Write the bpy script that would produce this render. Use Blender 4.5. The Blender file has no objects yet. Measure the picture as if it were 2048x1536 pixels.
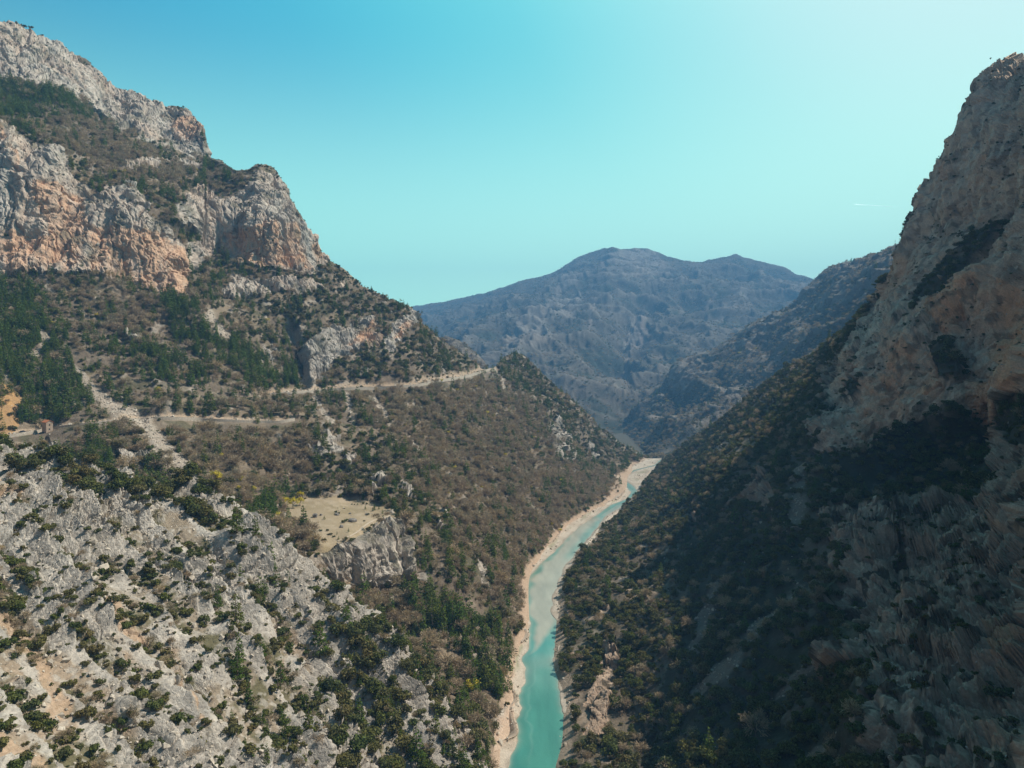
import bpy, math, random
import numpy as np
from mathutils import Vector

random.seed(7)
rng = np.random.default_rng(11)
F, HV, CU, H = 1420.0, 740.0, 1024.0, 180.0        # focal length and horizon in photo pixels, eye height above the river
f32 = np.float32
scene = bpy.context.scene
COL = scene.collection

# ------------------------------------------------------------------ noise
def vnoise(x, y, z, seed=0):
    xi = np.floor(x); yi = np.floor(y); zi = np.floor(z)
    xf = (x - xi).astype(f32); yf = (y - yi).astype(f32); zf = (z - zi).astype(f32)
    xi = xi.astype(np.int64).astype(np.uint32); yi = yi.astype(np.int64).astype(np.uint32); zi = zi.astype(np.int64).astype(np.uint32)
    ux = xf*xf*xf*(xf*(xf*6-15)+10); uy = yf*yf*yf*(yf*(yf*6-15)+10); uz = zf*zf*zf*(zf*(zf*6-15)+10)
    hx = [(xi + np.uint32(i)) * np.uint32(374761393) for i in (0, 1)]
    hy = [(yi + np.uint32(i)) * np.uint32(668265263) for i in (0, 1)]
    hz = [(zi + np.uint32(i)) * np.uint32(2246822519) + np.uint32((seed * 3266489917) & 0xffffffff) for i in (0, 1)]
    def h(i, j, k):
        v = hx[i] ^ hy[j] ^ hz[k]
        v = (v ^ (v >> np.uint32(15))) * np.uint32(2246822519)
        v = (v ^ (v >> np.uint32(13))) * np.uint32(3266489917)
        v = v ^ (v >> np.uint32(16))
        return v.astype(f32) * f32(2.0 / 4294967295.0) - f32(1)
    a = h(0,0,0); a += (h(1,0,0) - a) * ux
    b = h(0,1,0); b += (h(1,1,0) - b) * ux
    a += (b - a) * uy
    c = h(0,0,1); c += (h(1,0,1) - c) * ux
    b = h(0,1,1); b += (h(1,1,1) - b) * ux
    c += (b - c) * uy
    a += (c - a) * uz
    return a

def fbm(P, L, octs=3, seed=0, gain=0.5, sz=1.0):
    s = np.zeros(P.shape[:-1], f32); amp = 1.0; tot = 0
    for o in range(octs):
        k = 2.03**o / L
        s += amp * vnoise(P[..., 0]*k + 17.3*o, P[..., 1]*k - 9.1*o, P[..., 2]*k*sz + 5.7*o, seed*31 + o)
        tot += amp; amp *= gain
    return s / tot * 1.35

def ridged(P, L, octs=2, seed=0, gain=0.5, sz=1.0):
    s = np.zeros(P.shape[:-1], f32); amp = 1.0; tot = 0
    for o in range(octs):
        k = 2.03**o / L
        s += amp * (1 - 2*np.abs(vnoise(P[..., 0]*k + 3.3*o, P[..., 1]*k - 6.1*o, P[..., 2]*k*sz + 1.7*o, seed*37 + o)))
        tot += amp; amp *= gain
    return s / tot

def cells(X, Y, Z, seed):
    """fractured blocks: value per block, offset from the block's heart, and a crack measure (0 at a joint)"""
    bx = np.floor(X - 0.5).astype(np.int64); by = np.floor(Y - 0.5).astype(np.int64); bz = np.floor(Z - 0.5).astype(np.int64)
    f1 = np.full(X.shape, 9.0, f32); f2 = f1.copy(); val = np.zeros(X.shape, f32); ox = val.copy(); oy = val.copy(); oz = val.copy()
    def hs(ix, iy, iz, k):
        v = (ix.astype(np.uint32)*np.uint32(374761393)) ^ (iy.astype(np.uint32)*np.uint32(668265263)) ^ (iz.astype(np.uint32)*np.uint32(2246822519)) ^ np.uint32((seed*7919 + k*104729) & 0xffffffff)
        v = (v ^ (v >> np.uint32(15)))*np.uint32(2246822519); v = (v ^ (v >> np.uint32(13)))*np.uint32(3266489917); v ^= v >> np.uint32(16)
        return v.astype(f32)*f32(1/4294967295.0)
    for i in (0, 1):
        for j in (0, 1):
            for k in (0, 1):
                ix, iy, iz = bx+i, by+j, bz+k
                dx = (X - (ix + 0.5 + 0.75*(hs(ix, iy, iz, 1)-0.5))).astype(f32); dy = (Y - (iy + 0.5 + 0.75*(hs(ix, iy, iz, 2)-0.5))).astype(f32); dz = (Z - (iz + 0.5 + 0.75*(hs(ix, iy, iz, 3)-0.5))).astype(f32)
                d = np.sqrt(dx*dx + dy*dy + dz*dz); c = d < f1
                f2 = np.where(c, f1, np.minimum(f2, d)); f1 = np.where(c, d, f1)
                val = np.where(c, hs(ix, iy, iz, 4), val); ox = np.where(c, dx, ox); oy = np.where(c, dy, oy); oz = np.where(c, dz, oz)
    return val, ox, oy, oz, f2 - f1

def smooth(a, b, x):
    t = np.clip((x - a) / (b - a), 0, 1); return t*t*(3 - 2*t)

def inpoly(U, V, poly):
    ins = np.zeros(U.shape, bool); n = len(poly)
    xs = [p[0] for p in poly]; ys = [p[1] for p in poly]
    bb = (U > min(xs)) & (U < max(xs)) & (V > min(ys)) & (V < max(ys))
    u = U[bb]; v = V[bb]; r = np.zeros(u.shape, bool)
    for i in range(n):
        x1, y1 = poly[i]; x2, y2 = poly[(i+1) % n]
        if y1 == y2: continue
        c = ((y1 > v) != (y2 > v)) & (u < (x2 - x1) * (v - y1) / (y2 - y1) + x1)
        r ^= c
    ins[bb] = r
    return ins

def lineband(U, V, pts, w):
    """soft band of half width w (per point) round a polyline"""
    out = np.zeros(U.shape, f32)
    for (x1, y1, w1), (x2, y2, w2) in zip([(*p, w)[:3] for p in pts][:-1], [(*p, w)[:3] for p in pts][1:]):
        m = (U > min(x1, x2) - 40) & (U < max(x1, x2) + 40) & (V > min(y1, y2) - 40) & (V < max(y1, y2) + 40)
        if not m.any(): continue
        u = U[m]; v = V[m]; dx, dy = x2 - x1, y2 - y1
        t = np.clip(((u - x1)*dx + (v - y1)*dy) / (dx*dx + dy*dy + 1e-9), 0, 1)
        d = np.hypot(u - x1 - t*dx, v - y1 - t*dy)
        ww = w1 + (w2 - w1)*t
        out[m] = np.maximum(out[m], 1 - smooth(ww*0.6, ww*1.3, d))
    return out

def unproj(u, v, Y):
    return np.stack([(u - CU) / F * Y, Y + 0*u, H - (v - HV) / F * Y], -1)

def Yz(v, z): return (H - z) * F / (v - HV)

# ------------------------------------------------------------------ landforms
class Land:
    """A landform: distances known at surveyed control points, joined by smooth slopes, with a back side behind its skyline."""
    def __init__(s, name, top, bot, us, nrows, ctrl, back=0.72, backk=1.0, stretch=lambda y: y):
        s.name = name; us = np.asarray(us, float)
        s.us = us; s.nrows = nrows
        tx, ty = zip(*top); s.top = np.interp(us, tx, ty)
        bx, by = zip(*bot); s.bot = np.interp(us, bx, by)
        s.bot = np.maximum(s.bot, s.top + 6)
        t = np.linspace(0, 1, nrows)
        U = np.repeat(us[None, :], nrows, 0); V = s.top[None, :] + (s.bot - s.top)[None, :] * t[:, None]
        # control points: (u, v, Y) or (u, v, ('z', height))
        cu = np.array([c[0] for c in ctrl], float); cv = np.array([c[1] for c in ctrl], float)
        cy = np.array([Yz(c[1], c[2][1]) if isinstance(c[2], tuple) else stretch(c[2]) for c in ctrl], float)
        assert (cy > 0).all(), (name, [c for c, y in zip(ctrl, cy) if y <= 0])
        w = 1000.0 / cy
        n = len(cu); A = np.zeros((n+3, n+3)); X = np.stack([cu, cv], 1) / 1000
        A[:n, :n] = np.hypot(X[:, None, 0] - X[None, :, 0], X[:, None, 1] - X[None, :, 1])
        A[:n, :n] -= np.eye(n) * 0.004
        A[:n, n] = 1; A[:n, n+1:] = X; A[n, :n] = 1; A[n+1:, :n] = X.T
        sol = np.linalg.solve(A, np.concatenate([w, [0, 0, 0]]))
        W = np.full(U.shape, sol[n]) + sol[n+1]*U/1000 + sol[n+2]*V/1000
        for i in range(n):
            W += sol[i] * np.hypot(U/1000 - X[i, 0], V/1000 - X[i, 1])
        W = np.maximum(W, 1000/9000.)
        Yd = 1000 / W
        s.U, s.V = U, V
        P = unproj(U, V, Yd)
        # back side
        d = np.array([2.5, 6, 12, 22, 38, 60, 95, 150, 240, 380.]) * backk
        P0 = P[0]; hd = P0[:, :2] / np.linalg.norm(P0[:, :2], axis=1, keepdims=True)
        rows = []
        for k in d[::-1]:
            q = P0.copy(); q[:, :2] += hd * k; q[:, 2] = np.maximum(q[:, 2] - back*k*(1 - 0.55*math.exp(-k/(14*backk))), -30)
            # never above the line of sight over the skyline
            q[:, 2] = np.minimum(q[:, 2], H + (P0[:, 2] - H) * (np.linalg.norm(q[:, :2], axis=1)/np.linalg.norm(P0[:, :2], axis=1)) - 0.02*k)
            rows.append(q)
        s.nb = len(d)
        s.P = np.concatenate([np.stack(rows, 0), P], 0)
        s.Ub = np.concatenate([np.repeat(us[None], s.nb, 0), U], 0)
        s.Vb = np.concatenate([np.repeat(s.top[None], s.nb, 0), V], 0)
        s.N = s.normals()
    def normals(s):
        du = np.gradient(s.P, axis=1); dv = np.gradient(s.P, axis=0)
        N = np.cross(dv, du); N /= np.linalg.norm(N, axis=2, keepdims=True) + 1e-9
        if N[s.nb:, :, 2].mean() < 0: N = -N; s.flip = True
        else: s.flip = False
        return N
    def displace(s, D):
        s.P = s.P + s.N * D[..., None]
    def at(s, u, v, lift=0.0):
        c = np.interp(u, s.us, np.arange(len(s.us))); c0 = min(int(c), len(s.us)-2); fc = c - c0
        tp = s.top[c0]*(1-fc) + s.top[c0+1]*fc; bt = s.bot[c0]*(1-fc) + s.bot[c0+1]*fc
        r = np.clip((v - tp)/(bt - tp), 0, 0.9999) * (s.nrows - 1); r0 = int(r); fr = r - r0
        Q = s.P[s.nb:]
        p = (Q[r0, c0]*(1-fc) + Q[r0, c0+1]*fc)*(1-fr) + (Q[r0+1, c0]*(1-fc) + Q[r0+1, c0+1]*fc)*fr
        return Vector((p[0], p[1], p[2] + lift))

def us_range(a, b, lo, hi, step, coarse=14):
    out = []
    x = lo
    while x < hi:
        out.append(x); x += step if a <= x <= b else coarse
    out.append(hi); return out

def z(h): return ('z', h)

# --- A: near slope of tilted pale slabs
A_TOP = [(-700, 800), (-250, 850), (0, 898), (100, 925), (200, 950), (300, 965), (400, 985), (460, 1010), (520, 1055), (580, 1110), (640, 1165),
         (700, 1215), (760, 1262), (810, 1312), (850, 1370), (890, 1442), (930, 1500), (960, 1545), (1010, 1640), (1060, 1750)]
A = Land('slab_slope', A_TOP, [(-700, 1750), (1060, 1780)], us_range(-20, 980, -700, 1060, 1.8), 430, [
    (-700, 900, 260), (-250, 850, 300), (0, 900, 330), (200, 950, 350), (400, 985, 360), (520, 1055, 350), (640, 1165, 345), (760, 1260, 335),
    (850, 1370, 326), (930, 1500, 316), (1000, 1620, 285), (0, 1200, 236), (0, 1536, 172), (500, 1300, 268), (500, 1536, 222),
    (850, 1536, 272), (250, 1400, 215), (250, 1150, 285), (700, 1400, 285), (0, 1050, 278), (-300, 1536, 140), (-300, 1150, 215), (0, 1780, 140),
    (500, 1780, 178), (1000, 1780, 245), (-700, 1780, 110)], back=0.9)

# --- B: the long left hillside: river woods, meadow, road, cliffs
B_TOP = [(-600, -330), (-250, -110), (0, 48), (40, 53), (70, 70), (110, 85), (140, 106), (170, 118), (215, 162), (260, 183), (300, 205), (330, 214), (360, 216), (390, 232),
         (406, 256), (412, 300), (422, 318), (470, 340), (500, 340), (516, 331), (545, 336), (556, 352), (570, 378), (590, 420), (606, 455), (630, 478), (640, 500), (652, 518), (690, 545),
         (720, 575), (770, 602), (822, 618), (835, 640), (870, 672), (910, 700), (940, 724), (965, 739), (987, 735), (1012, 718), (1030, 708), (1045, 714), (1060, 730), (1110, 775),
         (1160, 815), (1200, 855), (1240, 890), (1290, 914), (1320, 930), (1360, 960), (1500, 1080)]
B_BOT = [(-600, 960), (0, 985), (200, 1030), (400, 1070), (520, 1140), (640, 1250), (760, 1350), (850, 1470), (900, 1560), (940, 1700), (1500, 1700)]
B = Land('hillside', B_TOP, B_BOT, us_range(-20, 1330, -600, 1500, 1.8), 520, [
    # river foot and under the valley floor
    (985, 1536, z(3)), (1018, 1400, z(3)), (1030, 1300, z(3)), (1050, 1250, z(3)), (1045, 1150, z(3)), (1085, 1100, z(3)), (1130, 1050, z(3)),
    (1205, 1010, z(3)), (1248, 985, z(3)), (1228, 958, z(3)), (1262, 930, z(3)), (1290, 915, z(3)),
    (1150, 1536, z(-45)), (1150, 1300, z(-35)), (1180, 1150, z(-35)), (1270, 1060, z(-35)), (1340, 990, z(-30)), (1400, 980, z(-30)), (1500, 1090, z(-60)), (1300, 1650, z(-80)),
    # meadow
    (560, 1000, z(80)), (700, 1000, z(79)), (760, 1010, z(78)), (786, 1030, z(76)), (640, 1090, z(73)), (590, 1060, z(75)), (690, 1040, z(76)), (700, 1075, z(75)),
    (720, 1075, 462), (720, 1190, 452), (800, 1170, 462), (650, 1180, 430), (800, 1048, 490),
    (900, 1250, 440), (850, 1350, 365), (950, 1350, z(12)), (900, 1150, 470), (950, 1050, 590), (1000, 1000, 730), (1100, 950, 910), (1100, 850, 1100),
    (900, 1050, 560), (860, 1000, 590), (960, 1450, z(11)), (930, 1600, z(8)),
    (1030, 715, 1340), (1200, 860, 1380), (1240, 892, 1420), (1150, 900, 1200), (1120, 840, 1120),
    # road level and woods
    (965, 742, 1150), (850, 772, 880), (640, 782, 800), (530, 792, 740), (580, 842, 655), (420, 840, 620), (280, 840, 590), (90, 857, 560), (0, 877, 520),
    (560, 850, 640), (400, 850, 612), (750, 790, 830), (700, 860, 700),
    (400, 985, 470), (300, 900, 520), (0, 930, 470), (200, 1000, 440), (100, 960, 450), (500, 1120, 400), (700, 1260, 390), (450, 960, 500), (500, 900, 565), (620, 980, 565),
    (750, 850, 725), (650, 900, 610), (800, 950, 620), (900, 900, 770), (950, 830, 920), (1000, 780, 1085),
    # left massif
    (0, 555, 715), (370, 578, 795), (200, 545, 745), (200, 700, 660), (0, 700, 605), (0, 800, 550), (130, 800, 585), (300, 760, 640),
    (0, 250, 775), (120, 300, 790), (260, 380, 800), (360, 440, 815), (0, 420, 745), (130, 500, 752), (280, 480, 780), (365, 520, 800), (280, 570, 775),
    (140, 345, 800), (200, 260, 985), (0, 205, 880), (330, 330, 960), (230, 350, 850), (450, 350, 985), (390, 400, 900),
    (0, 172, 950), (200, 240, 1050), (330, 290, 1080), (410, 322, 1085), (0, 50, 985), (170, 118, 1080), (300, 205, 1110), (400, 240, 1112),
    (520, 335, 965), (600, 440, 955), (560, 450, 920), (500, 440, 905), (600, 545, 925), (640, 505, 985), (430, 510, 905), (400, 545, 850), (380, 470, 880), (500, 610, 850), (480, 540, 895),
    (690, 545, 1005), (770, 602, 1020), (822, 620, 1000), (700, 700, 890), (600, 700, 835), (450, 720, 725), (500, 640, 815), (830, 695, 945), (905, 718, 1080), (400, 640, 745),
    (620, 690, 850), (620, 765, 806), (590, 720, 835),
    # beyond the frame
    (-600, 900, 380), (-400, 850, 430), (-400, 560, 640), (-400, 250, 700), (-400, 0, 880), (-600, -300, 850), (-250, -100, 950)], back=0.8)

# --- D: right slope, alcove and great shaded cliff
D_TOP = [(950, 1180), (1130, 1130), (1180, 1080), (1250, 1000), (1290, 960), (1325, 918), (1360, 900), (1400, 872), (1450, 832), (1500, 790), (1560, 752), (1620, 712), (1660, 680), (1690, 655), (1718, 628),
         (1738, 604), (1760, 575), (1785, 535), (1798, 505), (1808, 470), (1820, 440), (1838, 415), (1850, 385), (1868, 362), (1880, 325), (1890, 300), (1915, 250), (1935, 208), (1950, 190), (1966, 158), (1985, 143),
         (2010, 130), (2040, 121), (2070, 112), (2150, 92), (2300, 50), (2500, -90), (2800, -430), (3400, -1150)]  # skyline beyond the right edge is unseen, raised to shade the foreground
D = Land('right_slope', D_TOP, [(950, 1800), (3400, 1800)], us_range(1080, 2060, 950, 3400, 1.9, 22), 640, [
    # river foot and under the floor
    (1120, 1540, z(3)), (1145, 1450, z(3)), (1150, 1400, z(3)), (1120, 1330, z(3)), (1127, 1275, z(3)), (1125, 1200, z(3)), (1135, 1150, z(3)), (1160, 1100, z(3)),
    (1198, 1050, z(3)), (1250, 1010, z(3)), (1282, 985, z(3)), (1292, 955, z(3)), (1325, 922, z(3)),
    (1000, 1536, z(-45)), (1000, 1300, z(-35)), (1050, 1150, z(-35)), (1150, 1060, z(-30)), (1220, 985, z(-30)), (960, 1750, z(-45)), (1150, 1750, z(3)),
    # slope crest
    (1400, 872, 1180), (1500, 792, 1010), (1580, 742, 940), (1650, 690, 880), (1738, 606, 800),
    (1250, 1100, 690), (1350, 1000, 780), (1300, 1200, 490), (1450, 930, 690), (1250, 1350, 400), (1200, 1450, 350), (1400, 1130, 510), (1550, 850, 720), (1640, 740, 770),
    (1560, 1300, 300), (1450, 1450, 285), (1350, 1300, 385), (1300, 1500, 325), (1600, 1100, 400), (1550, 1000, 470), (1600, 1500, 235),
    # great cliff
    (1622, 925, 490), (1640, 850, 512), (1700, 700, 605), (1798, 505, 650), (1880, 330, 635), (1960, 170, 610), (2040, 125, 585), (2048, 400, 505), (2048, 600, 450), (2000, 860, 425), (1900, 820, 440),
    (1800, 650, 555), (1900, 500, 560), (1720, 920, 460), (1700, 800, 535), (1850, 700, 490), (1950, 300, 570),
    (1800, 940, 455), (1900, 900, 450), (1990, 890, 440), (1800, 1020, 410), (1700, 1000, 430), (1900, 1000, 395),
    # near buttress
    (1640, 1030, 415), (1690, 1100, 345), (1660, 1240, 300), (1740, 1260, 268), (1770, 1100, 330), (1740, 1390, 205), (1760, 1480, 186), (1680, 1400, 240), (1600, 1400, 262), (1900, 1050, 340), (2048, 950, 330), (2048, 1200, 235),
    (1850, 1250, 245), (1900, 1400, 195), (2048, 1400, 178), (2048, 1536, 150), (1800, 1536, 172), (1700, 1536, 205),
    (1800, 1800, 130), (2200, 1536, 130), (2400, 1200, 160), (2400, 800, 245), (2300, 300, 330), (2300, 60, 352), (2550, -140, 290), (2800, -410, 232), (3400, -1100, 165), (3400, 800, 130), (3400, 1600, 70), (2800, 1200, 105), (2800, 300, 195)], back=1.0)  # far right points: unseen massif, shaped to keep the near buttress in shade

# --- F: hazy spur behind the right slope
F_TOP = [(1120, 930), (1180, 900), (1200, 876), (1225, 842), (1290, 802), (1335, 765), (1350, 728), (1385, 712), (1420, 706), (1460, 682), (1500, 652), (1560, 622), (1596, 600), (1610, 584), (1635, 558), (1660, 536), (1700, 525), (1720, 524), (1745, 508),
         (1762, 512), (1780, 508), (1800, 496), (1850, 470), (1950, 440), (2100, 400)]
Fl = Land('spur', F_TOP, [(1120, 960), (1250, 960), (1330, 955), (1400, 925), (1500, 850), (1620, 760), (1720, 660), (1800, 570), (1900, 520), (2100, 500)], us_range(1180, 1830, 1120, 2100, 2.2), 210, [
    (1635, 560, 2000), (1745, 508, 1900), (1800, 497, 1850), (1330, 915, 1500), (1330, 900, 1560), (1400, 860, 1600), (1450, 800, 1740), (1550, 720, 1820), (1640, 640, 1780), (1700, 640, 1600), (1500, 660, 1960),
    (1350, 800, 1960), (1350, 728, 2020), (1250, 860, 1960), (1200, 880, 2050), (1140, 930, 2000), (1800, 560, 1500), (2000, 450, 1500), (1420, 707, 2000), (1280, 930, 1640), (1250, 960, 1560), (1650, 720, 1500), (1450, 770, 1850), (1430, 710, 1960)], back=0.7, backk=1.8, stretch=lambda y: 1500 + (y - 1500)*2.1)

# --- E: far mountain
E_TOP = [(600, 650), (760, 640), (822, 616), (850, 612), (882, 606), (920, 598), (950, 590), (1000, 577), (1050, 562), (1100, 549), (1125, 537), (1150, 521), (1180, 508), (1200, 499), (1225, 495), (1242, 500), (1270, 497), (1295, 499), (1310, 503), (1345, 516),
         (1390, 525), (1420, 520), (1450, 515), (1472, 510), (1484, 516), (1510, 522), (1560, 537), (1600, 549), (1630, 557), (1750, 580), (1900, 600), (2100, 640)]
E = Land('mountain', E_TOP, [(600, 800), (1000, 830), (1200, 930), (1300, 925), (1500, 800), (1700, 720), (2100, 760)], us_range(800, 1680, 600, 2100, 2.2), 260, [
    (1225, 495, 4400), (822, 618, 5000), (950, 590, 4800), (1100, 550, 4550), (1475, 511, 4500), (1390, 525, 4350), (1630, 557, 4200), (600, 660, 5000), (2000, 630, 4000), (1750, 590, 4100),
    (1100, 780, 2500), (1200, 850, 2250), (1250, 700, 3200), (1000, 700, 2900), (900, 680, 3300), (850, 645, 4200), (1400, 700, 2950), (1500, 640, 3400), (1240, 920, 2050), (1000, 800, 2400), (1150, 600, 3700), (1050, 640, 3350),
    (1300, 780, 2600), (1250, 780, 2750), (1600, 620, 3500), (1700, 700, 3000), (1300, 600, 3750), (1180, 700, 2850), (1330, 660, 3300)], back=0.45, backk=3, stretch=lambda y: 2000 + (y - 2000)*1.75)

# --- G: little blue spur at the road's notch
G_TOP = [(780, 760), (850, 690), (880, 676), (895, 674), (912, 680), (930, 690), (955, 712), (968, 730), (985, 760), (1010, 800)]
G = Land('rocky_knob', G_TOP, [(780, 800), (1010, 830)], us_range(840, 1000, 780, 1010, 2.2), 60, [
    (895, 676, 1650), (955, 712, 1600), (985, 765, 1560), (850, 695, 1700), (780, 780, 1650), (1000, 820, 1450), (900, 780, 1450)], back=0.9)

LANDS = [A, B, D, Fl, E, G]

# ------------------------------------------------------------------ materials
def new_mat(name):
    m = bpy.data.materials.new(name); m.use_nodes = True
    nt = m.node_tree; nt.nodes.clear(); return m, nt

def N_(nt, typ, **kw):
    n = nt.nodes.new(typ)
    for k, v in kw.items():
        if k.startswith('i_'):
            key = k[2:]
            key = int(key) if key.isdigit() else key.replace('_', ' ')
            n.inputs[key].default_value = v
        else: setattr(n, k, v)
    return n

def ground_material(name, rough=0.95, scale=1.0, bump=0.35):
    """base tone from the terrain's own mineral map, broken up by fine procedural grain"""
    m, nt = new_mat(name); L = nt.links.new
    out = N_(nt, 'ShaderNodeOutputMaterial'); bs = N_(nt, 'ShaderNodeBsdfPrincipled', i_Roughness=rough)
    bs.inputs['Specular IOR Level'].default_value = 0.15
    at = N_(nt, 'ShaderNodeAttribute', attribute_name='tone'); geo = N_(nt, 'ShaderNodeNewGeometry')
    n1 = N_(nt, 'ShaderNodeTexNoise', i_Scale=0.9*scale, i_Detail=5.0, i_Roughness=0.7); L(geo.outputs['Position'], n1.inputs['Vector'])
    mr = N_(nt, 'ShaderNodeMapRange', i_From_Min=0.3, i_From_Max=0.7, i_To_Min=0.72, i_To_Max=1.25); L(n1.outputs['Fac'], mr.inputs['Value'])
    mul = N_(nt, 'ShaderNodeVectorMath', operation='SCALE'); L(at.outputs['Color'], mul.inputs[0]); L(mr.outputs['Result'], mul.inputs['Scale'])
    L(mul.outputs['Vector'], bs.inputs['Base Color'])
    if bump:
        n2 = N_(nt, 'ShaderNodeTexNoise', i_Scale=0.6*scale, i_Detail=6.0, i_Roughness=0.65); L(geo.outputs['Position'], n2.inputs['Vector'])
        b = N_(nt, 'ShaderNodeBump', i_Strength=bump, i_Distance=0.8/scale)
        vo = N_(nt, 'ShaderNodeTexVoronoi', feature='DISTANCE_TO_EDGE', i_Scale=0.55*scale); vm = N_(nt, 'ShaderNodeVectorMath', operation='MULTIPLY_ADD'); vm.inputs[1].default_value = (2.0, 2.0, 2.0)
        L(n2.outputs['Color'], vm.inputs[0]); L(geo.outputs['Position'], vm.inputs[2]); L(vm.outputs['Vector'], vo.inputs['Vector'])
        ms = N_(nt, 'ShaderNodeMapRange', i_From_Max=0.10, i_To_Max=0.8); L(vo.outputs['Distance'], ms.inputs['Value'])
        ad = N_(nt, 'ShaderNodeMath', operation='ADD'); L(ms.outputs['Result'], ad.inputs[0]); L(n2.outputs['Fac'], ad.inputs[1]); L(ad.outputs['Value'], b.inputs['Height']); L(b.outputs['Normal'], bs.inputs['Normal'])
    L(bs.outputs['BSDF'], out.inputs['Surface'])
    return m

def plain_material(name, col, rough=0.8, noise=0.25, scale=2.0, spec=0.3, metal=0.0):
    m, nt = new_mat(name); L = nt.links.new
    out = N_(nt, 'ShaderNodeOutputMaterial'); bs = N_(nt, 'ShaderNodeBsdfPrincipled', i_Roughness=rough, i_Metallic=metal)
    bs.inputs['Specular IOR Level'].default_value = spec
    tc = N_(nt, 'ShaderNodeTexCoord'); n1 = N_(nt, 'ShaderNodeTexNoise', i_Scale=scale, i_Detail=4.0); L(tc.outputs['Object'], n1.inputs['Vector'])
    cr = N_(nt, 'ShaderNodeValToRGB'); e = cr.color_ramp.elements
    e[0].position = 0.3; e[1].position = 0.7
    e[0].color = (*[c*(1-noise) for c in col], 1); e[1].color = (*[min(1, c*(1+noise)) for c in col], 1)
    L(n1.outputs['Fac'], cr.inputs['Fac']); L(cr.outputs['Color'], bs.inputs['Base Color']); L(bs.outputs['BSDF'], out.inputs['Surface'])
    return m

def leaf_material(name, cols, trans=0.3, var=0.5):
    """foliage: hue picked per plant, tint per leaf, some light passing through the leaves"""
    m, nt = new_mat(name); L = nt.links.new
    out = N_(nt, 'ShaderNodeOutputMaterial')
    oi = N_(nt, 'ShaderNodeObjectInfo'); at = N_(nt, 'ShaderNodeAttribute', attribute_name='tint')
    cr = N_(nt, 'ShaderNodeValToRGB'); cr.color_ramp.interpolation = 'LINEAR'
    e = cr.color_ramp.elements
    while len(e) < len(cols): e.new(0.5)
    for i, c in enumerate(cols):
        e[i].position = i/(len(cols)-1); e[i].color = (*c, 1)
    L(oi.outputs['Random'], cr.inputs['Fac'])
    mr = N_(nt, 'ShaderNodeMapRange', i_To_Min=1-var, i_To_Max=1+var); L(at.outputs['Fac'], mr.inputs['Value'])
    mul = N_(nt, 'ShaderNodeVectorMath', operation='SCALE'); L(cr.outputs['Color'], mul.inputs[0]); L(mr.outputs['Result'], mul.inputs['Scale'])
    d = N_(nt, 'ShaderNodeBsdfDiffuse'); t = N_(nt, 'ShaderNodeBsdfTranslucent'); mx = N_(nt, 'ShaderNodeMixShader', i_0=trans)
    L(mul.outputs['Vector'], d.inputs['Color']); L(mul.outputs['Vector'], t.inputs['Color'])
    L(d.outputs['BSDF'], mx.inputs[1]); L(t.outputs['BSDF'], mx.inputs[2]); L(mx.outputs['Shader'], out.inputs['Surface'])
    return m

MAT_ROCK = ground_material('limestone', 0.95, 1.0, 0.4)
MAT_SOIL = ground_material('stony soil', 0.97, 1.0, 0.5)
MAT_FAR = ground_material('far slope', 0.97, 0.25, 0.6)
MAT_SAND = ground_material('river sand', 0.9, 1.2, 0.15)
MAT_MEADOW = ground_material('dry grass', 0.97, 1.5, 0.25)

def tag(o, label=None, cat=None, group=None, kind=None):
    if label: o['label'] = label
    if cat: o['category'] = cat
    if group: o['group'] = group
    if kind: o['kind'] = kind
    return o

def grid_mesh(name, P, tone, mats, fmat=None, smooth_=True, keep=None):
    nr, nc = P.shape[:2]
    idx = np.arange(nr*nc).reshape(nr, nc)
    q = np.stack([idx[:-1, :-1], idx[1:, :-1], idx[1:, 1:], idx[:-1, 1:]], -1).reshape(-1, 4)
    fm = None if fmat is None else fmat[:-1, :-1].reshape(-1)
    if keep is not None:
        k = keep[:-1, :-1].reshape(-1); q = q[k]; fm = None if fm is None else fm[k]
    used = np.unique(q); rem = np.full(nr*nc, -1, np.int64); rem[used] = np.arange(len(used)); q = rem[q]
    V = P.reshape(-1, 3)[used].astype(f32); T = tone.reshape(-1, 3)[used].astype(f32)
    me = bpy.data.meshes.new(name)
    me.vertices.add(len(V)); me.vertices.foreach_set('co', V.ravel())
    me.loops.add(q.size); me.loops.foreach_set('vertex_index', q.astype(np.int32).ravel())
    me.polygons.add(len(q)); me.polygons.foreach_set('loop_start', np.arange(0, q.size, 4, dtype=np.int32))
    for m in mats: me.materials.append(m)
    if fm is not None: me.polygons.foreach_set('material_index', fm.astype(np.int32))
    sm = np.full(len(q), smooth_, bool)
    me.polygons.foreach_set('use_smooth', sm)
    ca = me.color_attributes.new('tone', 'FLOAT_COLOR', 'POINT')
    ca.data.foreach_set('color', np.concatenate([np.clip(T, 0.005, 0.9), np.ones((len(T), 1), f32)], 1).ravel())
    me.update(calc_edges=True); me.validate()
    o = bpy.data.objects.new(name, me); COL.objects.link(o)
    return o

def mix(a, b, t): return a + (np.asarray(b, f32) - a) * t[..., None]

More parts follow.
